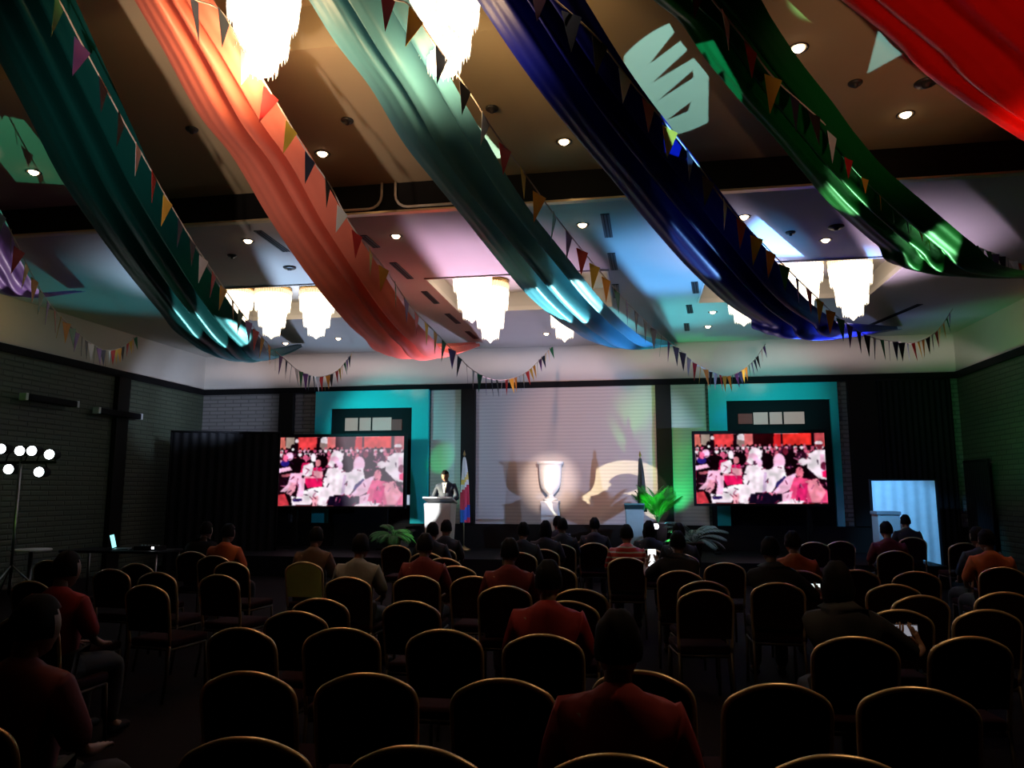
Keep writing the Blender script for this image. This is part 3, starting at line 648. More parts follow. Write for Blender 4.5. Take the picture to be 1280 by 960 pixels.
# ------------------------------------------------------------------ things on the stage
def podium(cx_px, w_px, top_px, Y, lab, m, mtop):
    p = atY(cx_px, top_px, Y); wd = atY(cx_px + w_px / 2, top_px, Y).x - atY(cx_px - w_px / 2, top_px, Y).x
    e = empty('podium', (p.x, Y, SZ), lab, 'podium', 'podiums on the stage'); h = p.z - SZ
    b = NEW(); q = []
    for z, k, dy in ((.05, .80, .20), (h - .14, .96, .24)):
        q.append([b.verts.new((sx * wd / 2 * k, sy * dy, z)) for sx, sy in ((-1, -1), (1, -1), (1, 1), (-1, 1))])
    for i in range(4): b.faces.new((q[0][i], q[0][(i + 1) % 4], q[1][(i + 1) % 4], q[1][i]))
    b.faces.new(q[0][::-1]); b.faces.new(q[1]); bmesh.ops.bevel(b, geom=list(b.edges), offset=.012, segments=2, affect='EDGES')
    link('body', b, m, e)
    b = NEW(); box(b, -wd * .52, wd * .52, -.27, .27, -.02, .02, .01)
    t = link('top', b, mtop, e); t.location = (0, 0, h - .09); t.rotation_euler.x = math.radians(-13)
    b = NEW(); box(b, -wd * .46, wd * .46, -.25, .25, 0, .05, .01); link('base', b, m, e)
    b = NEW(); tube(b, [(.08, .1, h - .06), (.08, .08, h + .08), (.06, .12, h + .18), (.03, .2, h + .22)], .007, 6); tube(b, [(.03, .2, h + .22), (.02, .24, h + .225)], .015, 8)
    link('microphone', b, BLACK, e, True)
    return e
podium(550.5, 35, 620, 15.05, 'white podium in front of the speaker in the dark suit', WHITE, WHITE)
podium(793, 24, 628, 16.0, 'pale teal lit podium standing alone beside the palm', mat('pale_teal_paint', (.42, .58, .56), .4), mat('teal_edge', (.12, .30, .30), .4))
# pedestal and urn
pa = atY(688, 626, 17.15); pw = atY(698.5, 626, 17.15).x - atY(677.5, 626, 17.15).x
b = NEW(); box(b, -pw / 2, pw / 2, -pw / 2, pw / 2, .06, pa.z - SZ - .05, .006); box(b, -pw * .56, pw * .56, -pw * .56, pw * .56, 0, .06, .006)
e = empty('pedestal', (pa.x, 17.15, SZ), 'white square pedestal under the white urn', 'pedestal'); link('shaft', b, WHITE, e)
b = NEW(); box(b, -pw * .54, pw * .54, -pw * .54, pw * .54, pa.z - SZ - .05, pa.z - SZ, .008); link('cap', b, WHITE, e)
uh = atY(689, 577, 17.15).z - pa.z; ur = (atY(707, 577, 17.15).x - atY(673.5, 577, 17.15).x) / 2
prof = [(.50, 0), (.52, .02), (.50, .055), (.36, .075), (.26, .10), (.22, .135), (.27, .16), (.46, .22), (.66, .32), (.77, .45), (.82, .60), (.84, .78), (.86, .90), (.90, .925), (1.0, .94), (1.0, 1.0), (.90, 1.0), (.82, .97), (.78, .7), (.6, .4), (.05, .3)]
o = link('urn', lathe(NEW(), [(r * ur, z * uh) for r, z in prof], 40), mat('matte_plaster', (.86, .85, .82), .9, var=.03, spec=.1), None, True); o.location = (pa.x, 17.15, pa.z)
tag(o, 'white flared urn standing on the white pedestal', 'urn')
# flags
def flag(x, top, bot, Y, bands, wid, lab):
    p, q = atY(x, top, Y), atY(x, bot, Y); e = empty('furled_flag', (p.x, Y, SZ), lab, 'flag', 'furled flags on the stage'); H_ = p.z - SZ; z0 = q.z - SZ
    b = NEW(); tube(b, [(0, 0, .05), (0, 0, H_)], .014, 8); link('pole', b, mat('flag_pole', (.25, .17, .08), .4), e, True)
    link('base', lathe(NEW(), [(.16, 0), (.16, .03), (.05, .07), (.02, .1)], 20), mat('brass', (0, 0, 0)), e, True)
    link('finial', lathe(NEW(), [(.012, H_), (.03, H_ + .03), (.02, H_ + .07), (.002, H_ + .13)], 10), mat('brass', (0, 0, 0)), e, True)
    b = NEW(); N, R_ = 40, 26; rg = []
    for i in range(R_ + 1):
        f = i / R_; z = H_ - .03 - (H_ - .03 - z0) * f; rr = .022 + wid * (f ** .7) * (1 - .25 * f * f)
        rg.append([b.verts.new((rr * (1 + .22 * math.sin(5 * a + f * 4) + .08 * math.sin(11 * a)) * math.cos(a) + wid * .35 * f, rr * .8 * (1 + .22 * math.sin(5 * a + f * 4)) * math.sin(a), z)) for a in (2 * math.pi * k / N for k in range(N))])
    ms = [c for _, c in bands]
    for i in range(R_):
        for k in range(N):
            fc = b.faces.new((rg[i][k], rg[i + 1][k], rg[i + 1][(k + 1) % N], rg[i][(k + 1) % N]))
            fc.material_index = next(j for j, (lim, _) in enumerate(bands) if (i + .5 + 1.6 * math.sin(k * .16 + 1)) / R_ <= lim or j == len(bands) - 1)
    link('cloth', b, ms, e, True)
    return e
fw, fy, fr, fb = (mat('flag_white', (.8, .78, .72), .6), mat('flag_yellow', (.85, .62, .12), .6), mat('flag_red', (.55, .01, .05), .6), mat('flag_blue', (.01, .05, .42), .6))
flag(580.5, 570, 653, 16.7, [(.30, fw), (.38, fy), (.46, fw), (.76, fr), (.95, fb), (2, fr)], .105, 'furled white, red and blue flag on a pole right of the speaker')
fd = mat('flag_dark', (.008, .010, .010), .6)
flag(800, 571, 640, 16.75, [(2, fd)], .085, 'furled dark flag on a pole between the right podium and the palm')
# palm and foliage
LEAF = mat('palm_leaf', (.05, .26, .04), .45, var=.35, scale=20, transl=.2)
def plant(name, loc, n, L, lab, cat, seed, pot=.16, up=(.5, 1.2), m=None, ph=.28, bend=1.6):
    rnd = random.Random(seed); e = empty(name, loc, lab, cat)
    link('pot', lathe(NEW(), [(pot * .7, 0), (pot, ph), (pot * 1.08, ph), (pot * 1.08, ph + .04), (pot * .9, ph + .04), (pot * .85, ph)], 20), mat('pot_clay', (.10, .05, .035), .6), e, True)
    for k in range(n):
        a = 2 * math.pi * k / n + rnd.uniform(-.3, .3); el = rnd.uniform(*up); l = L * rnd.uniform(.75, 1.1)
        d = Vector((math.cos(a), math.sin(a), 0)); P = []; p = Vector((0, 0, ph)); 
        for i in range(13):
            P.append(p.copy()); p = p + (d * math.cos(el) + Vector((0, 0, math.sin(el)))) * (l / 12); el -= bend / 12
        b = NEW(); tube(b, P, [.009 * (1 - i / 15) for i in range(13)], 5); sd = d.cross(Vector((0, 0, 1)))
        for i in range(3, 13):
            for q in (0, .5):
                if i + q > 12: continue
                c = P[i].lerp(P[min(12, i + 1)], q); t = (P[min(12, i + 1)] - P[i - 1]).normalized(); ll = l * .26 * math.sin(math.pi * min(1, (i + q - 1.5) / 11.5)) + .03
                for s in (-1, 1):
                    dr = (sd * s + t * .75 + Vector((0, 0, -.35))).normalized(); wv = t * ll * .09
                    mid = c + dr * ll * .45 + Vector((0, 0, .02)); tip = c + dr * ll + Vector((0, 0, -.06 * ll))
                    v = [b.verts.new(x) for x in (c, mid - wv, tip, mid + wv)]; b.faces.new(v)
        link('frond', b, m or LEAF, e)
    return e
pp = atY(822, 640, 16.45)
plant('potted_palm', (pp.x, 16.45, SZ), 15, .86, 'green lit palm in a pot between the dark flag and the right screen', 'plant', 4, .2, (1.15, 1.55), None, .62, .75)
pp = atY(492, 645, 15.9)
plant('potted_fern', (pp.x, 15.9, SZ), 16, .62, 'low bushy fern under the lower right corner of the left screen', 'plant', 9, .18, (.5, 1.3), None, .30)
pp = atY(866, 650, 15.1)
plant('potted_fern', (pp.x, 15.1, SZ), 14, .75, 'pale dim fern under the lower left corner of the right screen', 'plant', 12, .18, (.6, 1.35), mat('pale_leaf', (.16, .24, .20), .5, var=.3, scale=20), .3)
# small pale notice box on the black recess
p = atY(508, 625, YB - .07); b = NEW(); box(b, -.10, .10, -.04, 0, -.13, .13, .012)
e = empty('wall_monitor', (p.x, YB - .055, p.z), 'small pale wall monitor right of the left screen', 'monitor')
link('housing', b, mat('pale_plastic', (.45, .48, .52), .4), e); b = NEW(); box(b, -.085, .085, -.044, -.041, -.11, .115); link('display', b, mat('pale_display', (.6, .66, .75), .3, emit=(.55, .65, .8), es=.8), e)
# black curtains, shade sheet and blue backdrop
def curtain(p0, p1, z0, z1, lab, n=60, amp=.035, m=BLACK):
    p0, p1 = Vector(p0 + (0,)), Vector(p1 + (0,)); d = (p1 - p0); L = d.length; d.normalize(); nn = Vector((d.y, -d.x, 0)); c = (p0 + p1) / 2
    e = empty('black_cloth', (c.x, c.y, z0), lab, 'curtain', 'black curtains beside the stage'); b = NEW(); rg = []
    for z in (0, (z1 - z0) * .5, z1 - z0):
        rg.append([b.verts.new(d * (-L / 2 + L * k / n) + nn * (amp * math.sin(k * 1.25) * (1 - .5 * z / (z1 - z0))) + Vector((0, 0, z))) for k in range(n + 1)])
    for A, B in zip(rg, rg[1:]):
        for k in range(n): b.faces.new((A[k], A[k + 1], B[k + 1], B[k]))
    link('cloth', b, m, e, True)
    b = NEW(); tube(b, [-d * (L / 2 + .03) + Vector((0, 0, z1 - z0 + .01)), d * (L / 2 + .03) + Vector((0, 0, z1 - z0 + .01))], .025, 8); link('rail', b, BLACK, e, True)
    for s in (-1, 1):
        b = NEW(); tube(b, [d * s * (L / 2 + .02), d * s * (L / 2 + .02) + Vector((0, 0, z1 - z0 + .03))], .02, 8); link('upright', b, BLACK, e, True)
    return e
a, c = atY(216, 540, 15.2), atY(349, 540, 15.9)
curtain((a.x, 15.2), (c.x, 15.9), 0, a.z, 'black sheet on a frame in place of the soft shadow across the left corner of the hall')  # dark sheet built where soft shade falls in the corner
a, c = W(1100, 560), W(1192, 560)
curtain((a.x, YB - .12), (c.x - .05, YB - .12), 0, RAIL - .16, 'tall black curtain on the stage wall in the right corner')
E0, E1 = (atX(1204, 560, XR - .14), atX(1236, 600, XR - .14))
curtain((XR - .14, E0.y), (XR - .14, E1.y), 0, E0.z - .3, 'black curtain along the right wall beside the corner')
a, c = atY(1089, 601, 15.6), atY(1168, 600, 15.6); wd = c.x - a.x; cx = (a.x + c.x) / 2
e = empty('backdrop', (cx, 15.6, 0), 'pale blue lit cloth backdrop on a frame in the right corner', 'backdrop'); b = NEW(); n = 40; rg = []
for z in (.08, a.z * .5, a.z):
    rg.append([b.verts.new((-wd / 2 + wd * k / n, .012 * math.sin(k * .9) * (1.3 - z / a.z), z)) for k in range(n + 1)])
for A, B in zip(rg, rg[1:]):
    for k in range(n): b.faces.new((A[k], A[k + 1], B[k + 1], B[k]))
link('cloth', b, mat('white_cloth', (.75, .76, .78), .8), e, True)
for s in (-1, 1):
    b = NEW(); box(b, s * (wd / 2 + .025) - .02, s * (wd / 2 + .025) + .02, -.02, .02, 0, a.z + .03); link('upright', b, BLACK, e)
    b = NEW(); box(b, s * (wd / 2 + .025) - .03, s * (wd / 2 + .025) + .03, -.3, .3, 0, .03); link('foot', b, BLACK, e)
b = NEW(); box(b, -wd / 2, wd / 2, .005, .03, a.z - .005, a.z + .03); link('top_rail', b, BLACK, e)
a, c = atY(1093, 639, 15.15), atY(1120, 639, 15.15); wd = c.x - a.x
e = empty('registration_box', ((a.x + c.x) / 2, 15.15, 0), 'grey lidded cabinet in front of the blue backdrop', 'cabinet')
b = NEW(); box(b, -wd / 2, wd / 2, -.2, .2, .04, a.z - .06, .008); link('body', b, mat('grey_laminate', (.30, .27, .27), .5), e)
b = NEW(); box(b, -wd / 2 - .02, wd / 2 + .02, -.22, .22, a.z - .06, a.z, .008); link('lid', b, mat('grey_lid', (.16, .15, .16), .5), e)
b = NEW(); box(b, -wd / 2 + .03, wd / 2 - .03, -.17, .17, 0, .05); link('plinth', b, BLACK, e)
# dark batten lights on the left wall
for (ax, ay), (cx_, cy_), lab in (((30, 494), (94, 507), 'dark batten fixture high on the left wall, nearer and longer'), ((121, 513), (174, 521), 'dark batten fixture on the left wall crossing the dark pilaster')):
    A, B = atX(ax, ay, XL + .2), atX(cx_, cy_, XL + .2); c = (A + B) / 2; L = abs(B.y - A.y)
    e = empty('wall_batten', (XL + .2, c.y, c.z), lab, 'wall light', 'dark battens on the left wall')
    b = NEW(); box(b, -.07, .07, -L / 2, L / 2, -.06, .06, .02); link('housing', b, BLACK, e)
    for s in (-1, 1):
        b = NEW(); box(b, -.2, -.05, s * L * .35 - .02, s * L * .35 + .02, -.02, .02); link('bracket', b, BLACK, e)
        b = NEW(); box(b, -.075, .075, s * L / 2 - .03, s * L / 2 + .03, -.065, .065, .01); link('end_cap', b, mat('pale_plastic', (0, 0, 0)), e)
# six-lamp stand by the left wall
base = atX(24, 600, -9.75); rx, ry = base.x, base.y
e = empty('stage_light_stand', (rx, ry, 0), 'light stand with six bright white lamps at the left wall', 'stage light')
zb = atY(30, 578, ry).z
b = NEW(); tube(b, [(0, 0, .1), (0, 0, zb + .1)], .022, 8); link('pole', b, STEEL, e, True)
b = NEW(); xl = atY(-6, 570, ry).x - rx; xr = atY(70, 576, ry).x - rx; tube(b, [(xl, 0, zb), (xr, 0, zb)], .022, 8); link('crossbar', b, BLACK, e, True)
for k in range(3):
    a = 2 * math.pi * k / 3 + .5; b = NEW(); tube(b, [(0, 0, .55), (.55 * math.cos(a), .55 * math.sin(a), .015)], .014, 6); link('leg', b, STEEL, e, True)
GLOW = mat('par_glow', (.9, .95, 1), .3, emit=(.92, .97, 1), es=9)
for x, y in ((1, 561), (24.5, 563.5), (39.5, 563.5), (61.5, 568), (10.5, 586.5), (48.5, 590)):
    p = atY(x, y, ry - .12); c = p - Vector((rx, ry, 0))
    aim = (Vector((.25, -1, -.02))).normalized(); q = aim.to_track_quat('Z', 'Y').to_matrix().to_4x4(); q.translation = c
    b = NEW(); lathe(b, [(.05, -.24), (.075, -.22), (.085, -.04), (.092, 0), (.088, .002), (.07, -.008)], 18); b.transform(q); h = link('lamp_head', b, BLACK, e, True)
    b = NEW(); lathe(b, [(.075, -.004), (.072, .006), (.04, .016), (.004, .02)], 18); b.transform(q); link('lens', b, GLOW, h, True)
    b = NEW(); tube(b, [(c.x, 0, zb), (c.x, .03, (zb + c.z) / 2), (c.x, .12, c.z)], .01, 6); link('yoke', b, BLACK, h, True)
# ------------------------------------------------------------------ people
DG = None
def skinned(name, verts, edges, sub=1):
    """verts: (x, y, z, r); first vertex is the root. Returns a finished mesh."""
    bm = bmesh.new(); vs = [bm.verts.new(v[:3]) for v in verts]
    for a, c in edges: bm.edges.new((vs[a], vs[c]))
    me = bpy.data.meshes.new(name); bm.to_mesh(me); bm.free()
    o = bpy.data.objects.new(name, me); COL.objects.link(o)
    md = o.modifiers.new('skin', 'SKIN'); md.use_smooth_shade = True
    if not me.skin_vertices:
        l = bmesh.new(); l.from_mesh(me); l.verts.layers.skin.new(); l.to_mesh(me); l.free()
    for i, v in enumerate(verts):
        r = v[3]; me.skin_vertices[0].data[i].radius = r if isinstance(r, tuple) else (r, r)
        me.skin_vertices[0].data[i].use_root = (i == 0)
    sd = o.modifiers.new('sub', 'SUBSURF'); sd.levels = sub; sd.render_levels = sub
    dg = bpy.context.evaluated_depsgraph_get(); ev = o.evaluated_get(dg)
    out = bpy.data.meshes.new_from_object(ev); bpy.data.objects.remove(o); bpy.data.meshes.remove(me)
    out.name = name
    return out
def head_into(me, c, tilt, yaw=0.):
    """adds a head with brow, nose, lips, chin and ears to a body mesh"""
    bm = bmesh.new(); bm.from_mesh(me); n0 = len(bm.verts)
    r = bmesh.ops.create_uvsphere(bm, u_segments=24, v_segments=18, radius=1)
    M = Matrix.Translation(c) @ Matrix.Rotation(yaw, 4, 'Z') @ Matrix.Rotation(-tilt, 4, 'X')
    for v in r['verts']:
        x, y, z = v.co
        w_ = .074 * (1 - .20 * max(0, -z) ** 1.5); p = Vector((x * w_, y * .094, z * .116))
        if y > 0:
            if abs(x) < .2 and -.30 < z < .10: p.y += .020 * (1 - abs(x) / .2) * (1 - abs(z + .18) / .3)      # nose
            if abs(abs(x) - .38) < .22 and abs(z - .10) < .16: p.y -= .010                                     # eye sockets
            if abs(x) < .35 and abs(z + .48) < .10: p.y += .005                                                # lips
            if z < -.75: p.y += .012                                                                           # chin
        v.co = M @ p
    for s in (-1, 1):
        q = bmesh.ops.create_uvsphere(bm, u_segments=8, v_segments=6, radius=1)
        for v in q['verts']: v.co = M @ Vector((s * .073 + v.co.x * .010, -.008 + v.co.y * .018, -.005 + v.co.z * .030))
    for f in bm.faces: f.smooth = True
    bm.to_mesh(me); bm.free()
def hair_mesh(c, tilt, long=0., yaw=0.):
    bm = bmesh.new(); r = bmesh.ops.create_uvsphere(bm, u_segments=24, v_segments=18, radius=1)
    M = Matrix.Translation(c) @ Matrix.Rotation(yaw, 4, 'Z') @ Matrix.Rotation(-tilt, 4, 'X'); kill = []
    for v in r['verts']:
        x, y, z = v.co
        if (y > .25 and z < .45) or z < -.45 - (.5 if long else 0): kill.append(v)
        k = 1.0 + .03 * math.sin(9 * x + 5 * z)
        p = Vector((x * .083 * k, y * .104 * k - .004, z * .124 * k + .006))
        if long and z < 0: p.z *= 1 + long; p.x *= 1.12; p.y -= .01
        v.co = M @ p
    bmesh.ops.delete(bm, geom=kill, context='VERTS')
    for f in bm.faces: f.smooth = True
    me = bpy.data.meshes.new('hair'); bm.to_mesh(me); bm.free(); return me
def hand(V, E, wrist, d, side, grip=.35):
    """palm, four unequal bent fingers and a thumb, grown from the wrist vertex index"""
    w0 = Vector(V[wrist][:3]); d = Vector(d).normalized(); up = Vector((0, 0, 1)); s = d.cross(up).normalized() * side
    nrm = s.cross(d).normalized() * side; dn = Vector((0, 0, -1)) if abs(d.z) < .8 else Vector((0, 1, 0))
    V.append(tuple(w0 + d * .045) + ((.026, .016),)); E.append((wrist, len(V) - 1)); pal = len(V) - 1
    V.append(tuple(w0 + d * .085) + ((.032, .013),)); E.append((pal, len(V) - 1)); kn = len(V) - 1
    for k, l in enumerate((.066, .076, .070, .054)):
        b0 = w0 + d * .092 + s * (-.027 + .018 * k); p = b0; prev = kn; a = .2 + grip
        for j in range(3):
            V.append(tuple(p) + (.0085 - .0012 * j,)); E.append((prev, len(V) - 1)); prev = len(V) - 1
            p = p + (d * math.cos(a * j) + dn * math.sin(a * j)) * (l / 2)
    p = w0 + d * .035 - s * .024; prev = pal
    for j in range(3):
        V.append(tuple(p) + (.0095 - .001 * j,)); E.append((prev, len(V) - 1)); prev = len(V) - 1
        p = p + (d * .8 - s * .55 + dn * .25).normalized() * .027
SKIN = mat('skin', (.26, .14, .09), .5, var=.08); HAIR = mat('black_hair', (.005, .0045, .0045), .75, spec=.12)
def make_body(kind, aim=None):
    """kind: 'lap' hands on lap, 'hold' holding a phone up, 'stand' standing at a podium"""
    V, E = [], []
    def v(x, y, z, r): V.append((x, y, z, r)); return len(V) - 1
    def ch(*ids):
        for a, c in zip(ids, ids[1:]): E.append((a, c))
    st = kind == 'stand'; o = .44 if st else 0
    pel = v(0, 0, .56 + o, (.15, .115)); ab = v(0, -.01, .74 + o, (.135, .10)); cht = v(0, -.02, .92 + o, (.155, .11)); nb = v(0, -.02, 1.035 + o, (.075, .065)); nk = v(0, .0, 1.10 + o, .050)
    hd = v(0, .018, 1.15 + o, .052); ch(pel, ab, cht, nb, nk, hd)
    torso = [0, 1, 2, 3]
    sl = []
    for s in (-1, 1):
        sh = v(s * .168, -.02, .968 + o, .058)
        if kind == 'aim':
            wr_ = aim + Vector((s * .075, -.05, -.10)); mid = (Vector((s * .168, -.02, .968)) + wr_) / 2 + Vector((s * .07, -.05, -.10))
            el = v(*mid, .042); wr = v(*wr_, .027); hdv = (-s * .25, .25, .8)
        elif st: el = v(s * .25, .02, .72 + o, .045); wr = v(s * .19, .19, .68 + o, .028); hdv = (-s * .3, 1, 0)
        else: el = v(s * .235, .05, .73, .043); wr = v(s * .12, .27, .66, .027); hdv = (-s * .35, 1, -.1)
        ch(cht, sh, el, wr); sl.append((sh, el, wr)); hand(V, E, wr, hdv, s)
        if st: hp = v(s * .085, 0, .92, .09); kn = v(s * .095, .01, .50, .062); an = v(s * .10, -.01, .09, .042); to = v(s * .115, .14, .035, .035)
        else: hp = v(s * .095, .04, .545, .088); kn = v(s * .115, .44, .52, .063); an = v(s * .115, .42, .09, .042); to = v(s * .125, .56, .04, .036)
        ch(pel, hp, kn, an, to); sl[-1] += (hp, kn, an, to)
    VB = list(V)
    for i in [ab, cht, nb] + [j for q in sl for j in q[:2]]:      # the body stays inside its clothes
        r = V[i][3]; r = r if isinstance(r, tuple) else (r, r); VB[i] = V[i][:3] + ((r[0] * .64, r[1] * .64),)
    body = skinned('body', VB, E)
    tilt = .45 if st else 0.0
    hc = Vector((0, .045 + (.03 if st else 0), 1.175 + o)); head_into(body, hc, tilt if st else 0.0)
    def cloth(name, ids, edges, grow):
        mp = {i: k for k, i in enumerate(ids)}; VV = []
        for i in ids:
            r = V[i][3]; r = r if isinstance(r, tuple) else (r, r); VV.append(V[i][:3] + ((r[0] + grow, r[1] + grow),) if i != nk else (V[i][0], V[i][1] - .012, V[i][2] - .012, (.056, .056)))
        return skinned(name, VV, [(mp[a], mp[c]) for a, c in edges])
    ids = [pel, ab, cht, nb, nk]; ed = [(pel, ab), (ab, cht), (cht, nb), (nb, nk)]
    for sh, el, wr, *_ in sl:
        ids += [sh, el] + ([wr] if st else []); ed += [(cht, sh), (sh, el)] + ([(el, wr)] if st else [])
    shirt = cloth('shirt', ids, ed, .022)
    ids = [pel]; ed = []
    for sh, el, wr, hp, kn, an, to in sl: ids += [hp, kn, an]; ed += [(pel, hp), (hp, kn), (kn, an)]
    trous = cloth('trousers', ids, ed, .016)
    ids = []; shoes = []
    for sh, el, wr, hp, kn, an, to in sl:
        A, B = Vector(V[an][:3]), Vector(V[to][:3])
        shoes.append(skinned('shoe', [tuple(A + Vector((0, -.03, -.04))) + ((.045, .04),), tuple((A + B) / 2 + Vector((0, .02, -.012))) + ((.046, .042),), tuple(B + Vector((0, .06, .004))) + ((.042, .03),)], [(0, 1), (1, 2)]))
    return dict(body=body, shirt=shirt, trousers=trous, shoes=shoes, hc=hc, tilt=tilt)
BODY = {k: make_body(k) for k in ('lap', 'stand')}
HAIRS = {}
def person(kind, loc, rz, label, shirt, trousers, hair='short', scale=1., group='seated audience'):
    B = BODY[kind]; e = empty('person', loc, label, 'person', group, rz); e.scale = (scale,) * 3
    def part(name, me, m):
        if not me.materials: me.materials.append(m)
        o = bpy.data.objects.new(name, me); COL.objects.link(o); o.parent = e
        o.material_slots[0].link = 'OBJECT'; o.material_slots[0].material = m; return o
    part('body', B['body'], SKIN); part('shirt', B['shirt'], shirt); part('trousers', B['trousers'], trousers)
    for s in B['shoes']: part('shoe', s, BLACK)
    key = ('stand' if kind == 'stand' else 'lap', hair)
    if key not in HAIRS: HAIRS[key] = hair_mesh(B['hc'], B['tilt'] if kind == 'stand' else 0, {'short': 0, 'long': .75}[hair])
    part('hair', HAIRS[key], HAIR)
    return e
CLOTH = {n: mat('shirt_' + n, c, .8, var=.15, scale=18) for n, c in (('black', (.012, .012, .014)), ('navy', (.012, .016, .035)), ('red', (.27, .008, .007)), ('dark_red', (.13, .005, .005)),
         ('orange', (.48, .10, .02)), ('grey', (.10, .10, .11)), ('white', (.22, .21, .20)), ('brown', (.10, .05, .03)))}
# striped shirt
ms = bpy.data.materials.new('shirt_striped'); ms.use_nodes = True; nt = ms.node_tree; wv = nt.nodes.new('ShaderNodeTexWave'); tc = nt.nodes.new('ShaderNodeTexCoord'); rp = nt.nodes.new('ShaderNodeValToRGB')
wv.bands_direction = 'Z'; wv.inputs['Scale'].default_value = 5; wv.inputs['Distortion'].default_value = 1.5; nt.links.new(tc.outputs['Object'], wv.inputs[0]); nt.links.new(wv.outputs['Fac'], rp.inputs[0])
rp.color_ramp.interpolation = 'CONSTANT'; rp.color_ramp.elements[0].color = (.45, .02, .015, 1); rp.color_ramp.elements[1].color = (.5, .45, .38, 1); rp.color_ramp.elements[1].position = .8
nt.links.new(rp.outputs[0], nt.nodes['Principled BSDF'].inputs['Base Color']); CLOTH['striped'] = ms
# the speaker, bowed over the podium
sp_ = atY(557, 640, 15.5)
spk = person('stand', (sp_.x, 15.5, SZ), math.pi, 'man in a dark suit and white shirt reading with bowed head at the white podium', mat('suit_navy', (.012, .022, .045), .7), mat('suit_navy', (0, 0, 0)), 'short', 1.0, 'people on the stage')
b = NEW(); o_ = .44
v_ = [b.verts.new(p) for p in ((-.045, .124, 1.03 + o_), (.045, .124, 1.03 + o_), (.012, .142, .83 + o_), (-.012, .142, .83 + o_))]
b.faces.new(v_); r_ = bmesh.ops.extrude_face_region(b, geom=b.faces[:]); bmesh.ops.translate(b, verts=[g for g in r_['geom'] if isinstance(g, bmesh.types.BMVert)], vec=(0, -.05, 0))
link('shirt_front', b, mat('speaker_shirt', (.7, .68, .65)), spk)
# ------------------------------------------------------------------ banquet chairs
SHADED_TUBE = mat('shaded_gold_tube', (.05, .035, .02), .5, .6)  # gold tube painted dark, standing for shade on legs and seat frame
WINE = mat('wine_fabric', (.016, .003, .004), .9, var=.2, scale=30, spec=.1)
def chair_proto():
    e = empty('banquet_chair', (0, 0, 0), '', 'chair')
    out = [(-.205, .0, .44), (-.212, -.02, .60), (-.215, -.045, .74), (-.213, -.06, .82)]
    arc = [(x, -.062 - .012 * (1 - (x / .213) ** 2), .845 + .078 * (1 - abs(x / .213) ** 2.2)) for x in (-.19, -.15, -.10, -.05, 0, .05, .10, .15, .19)]
    path = out + arc + [(-x, y, z) for x, y, z in out[::-1]]
    link('back_frame', tube(NEW(), catmull(path, 3), .0125, 8), GOLD, e, True)
    b = NEW(); prof = [(x, y, z) for x, y, z in catmull(path, 3) if z > .50]
    f_ = [b.verts.new((x * .955, y + .022, z - (.010 if z > .8 else 0))) for x, y, z in prof]; k_ = [b.verts.new((x * .955, y - .012, z - (.010 if z > .8 else 0))) for x, y, z in prof]
    b.faces.new(f_); b.faces.new(k_[::-1]); n = len(prof)
    for i in range(n): b.faces.new((f_[i], k_[i], k_[(i + 1) % n], f_[(i + 1) % n]))
    link('backrest', b, WINE, e)
    b = NEW(); box(b, -.215, .215, .015, .455, .415, .485, .025); link('seat', b, WINE, e, True)
    b = NEW(); tube(b, [(-.205, .02, .405), (.205, .02, .405), (.205, .43, .405), (-.205, .43, .405)], .0125, 6, True); link('seat_frame', b, SHADED_TUBE, e, True)
    for s in (-1, 1):
        link('leg', tube(NEW(), [(s * .205, .43, .405), (s * .207, .445, .2), (s * .21, .455, .0)], .0125, 6), SHADED_TUBE, e, True)
        link('leg', tube(NEW(), [(s * .205, .0, .44), (s * .208, -.02, .2), (s * .212, -.06, .0)], .0125, 6), SHADED_TUBE, e, True)
    return e
# (apex x, apex y, turn in degrees) of every chair back the photograph shows
CHAIRS = [(305, 924, 4), (520, 935, 0), (771, 945, 0), (1053, 947, -3),
          (628, 850, 2), (455, 843, 8), (1148, 861, -6), (805, 840, -8), (968, 856, 8), (310, 841, 0),
          (303, 786, -5), (425, 786, 8), (555, 788, 0), (678, 794, 2), (1068, 797, -6), (1210, 797, 8),
          (725, 737, 0), (400, 749, 0), (515, 752, -6), (1255, 741, 2), (1148, 745, 10), (1122, 763, 4), (1232, 763, 6), (370, 765, 0), (72, 741, 2), (880, 738, 8), (185, 732, -8),
          (40, 727, -8), (140, 712, -5), (172, 705, -8), (222, 704, -5), (197, 716, -6), (275, 719, -8), (630, 733, 6), (592, 721, 0), (557, 733, 2), (710, 752, 0), (972, 729, -5), (1117, 731, 0), (878, 727, 8),
          (62, 701, -8), (290, 703, -6), (380, 703, 0), (495, 682, 0), (1000, 714, 0), (1070, 713, 0), (1145, 715, 0), (905, 704, 6), (695, 709, -6), (850, 714, 4),
          (1205, 679, 0), (1050, 677, 6), (1018, 678, -6), (695, 675, 0), (735, 675, 0), (570, 708, 0), (240, 690, 0), (555, 698, -4), (1240, 703, 6), (325, 706, -4), (520, 720, 4), (435, 722, 0)]
used = []
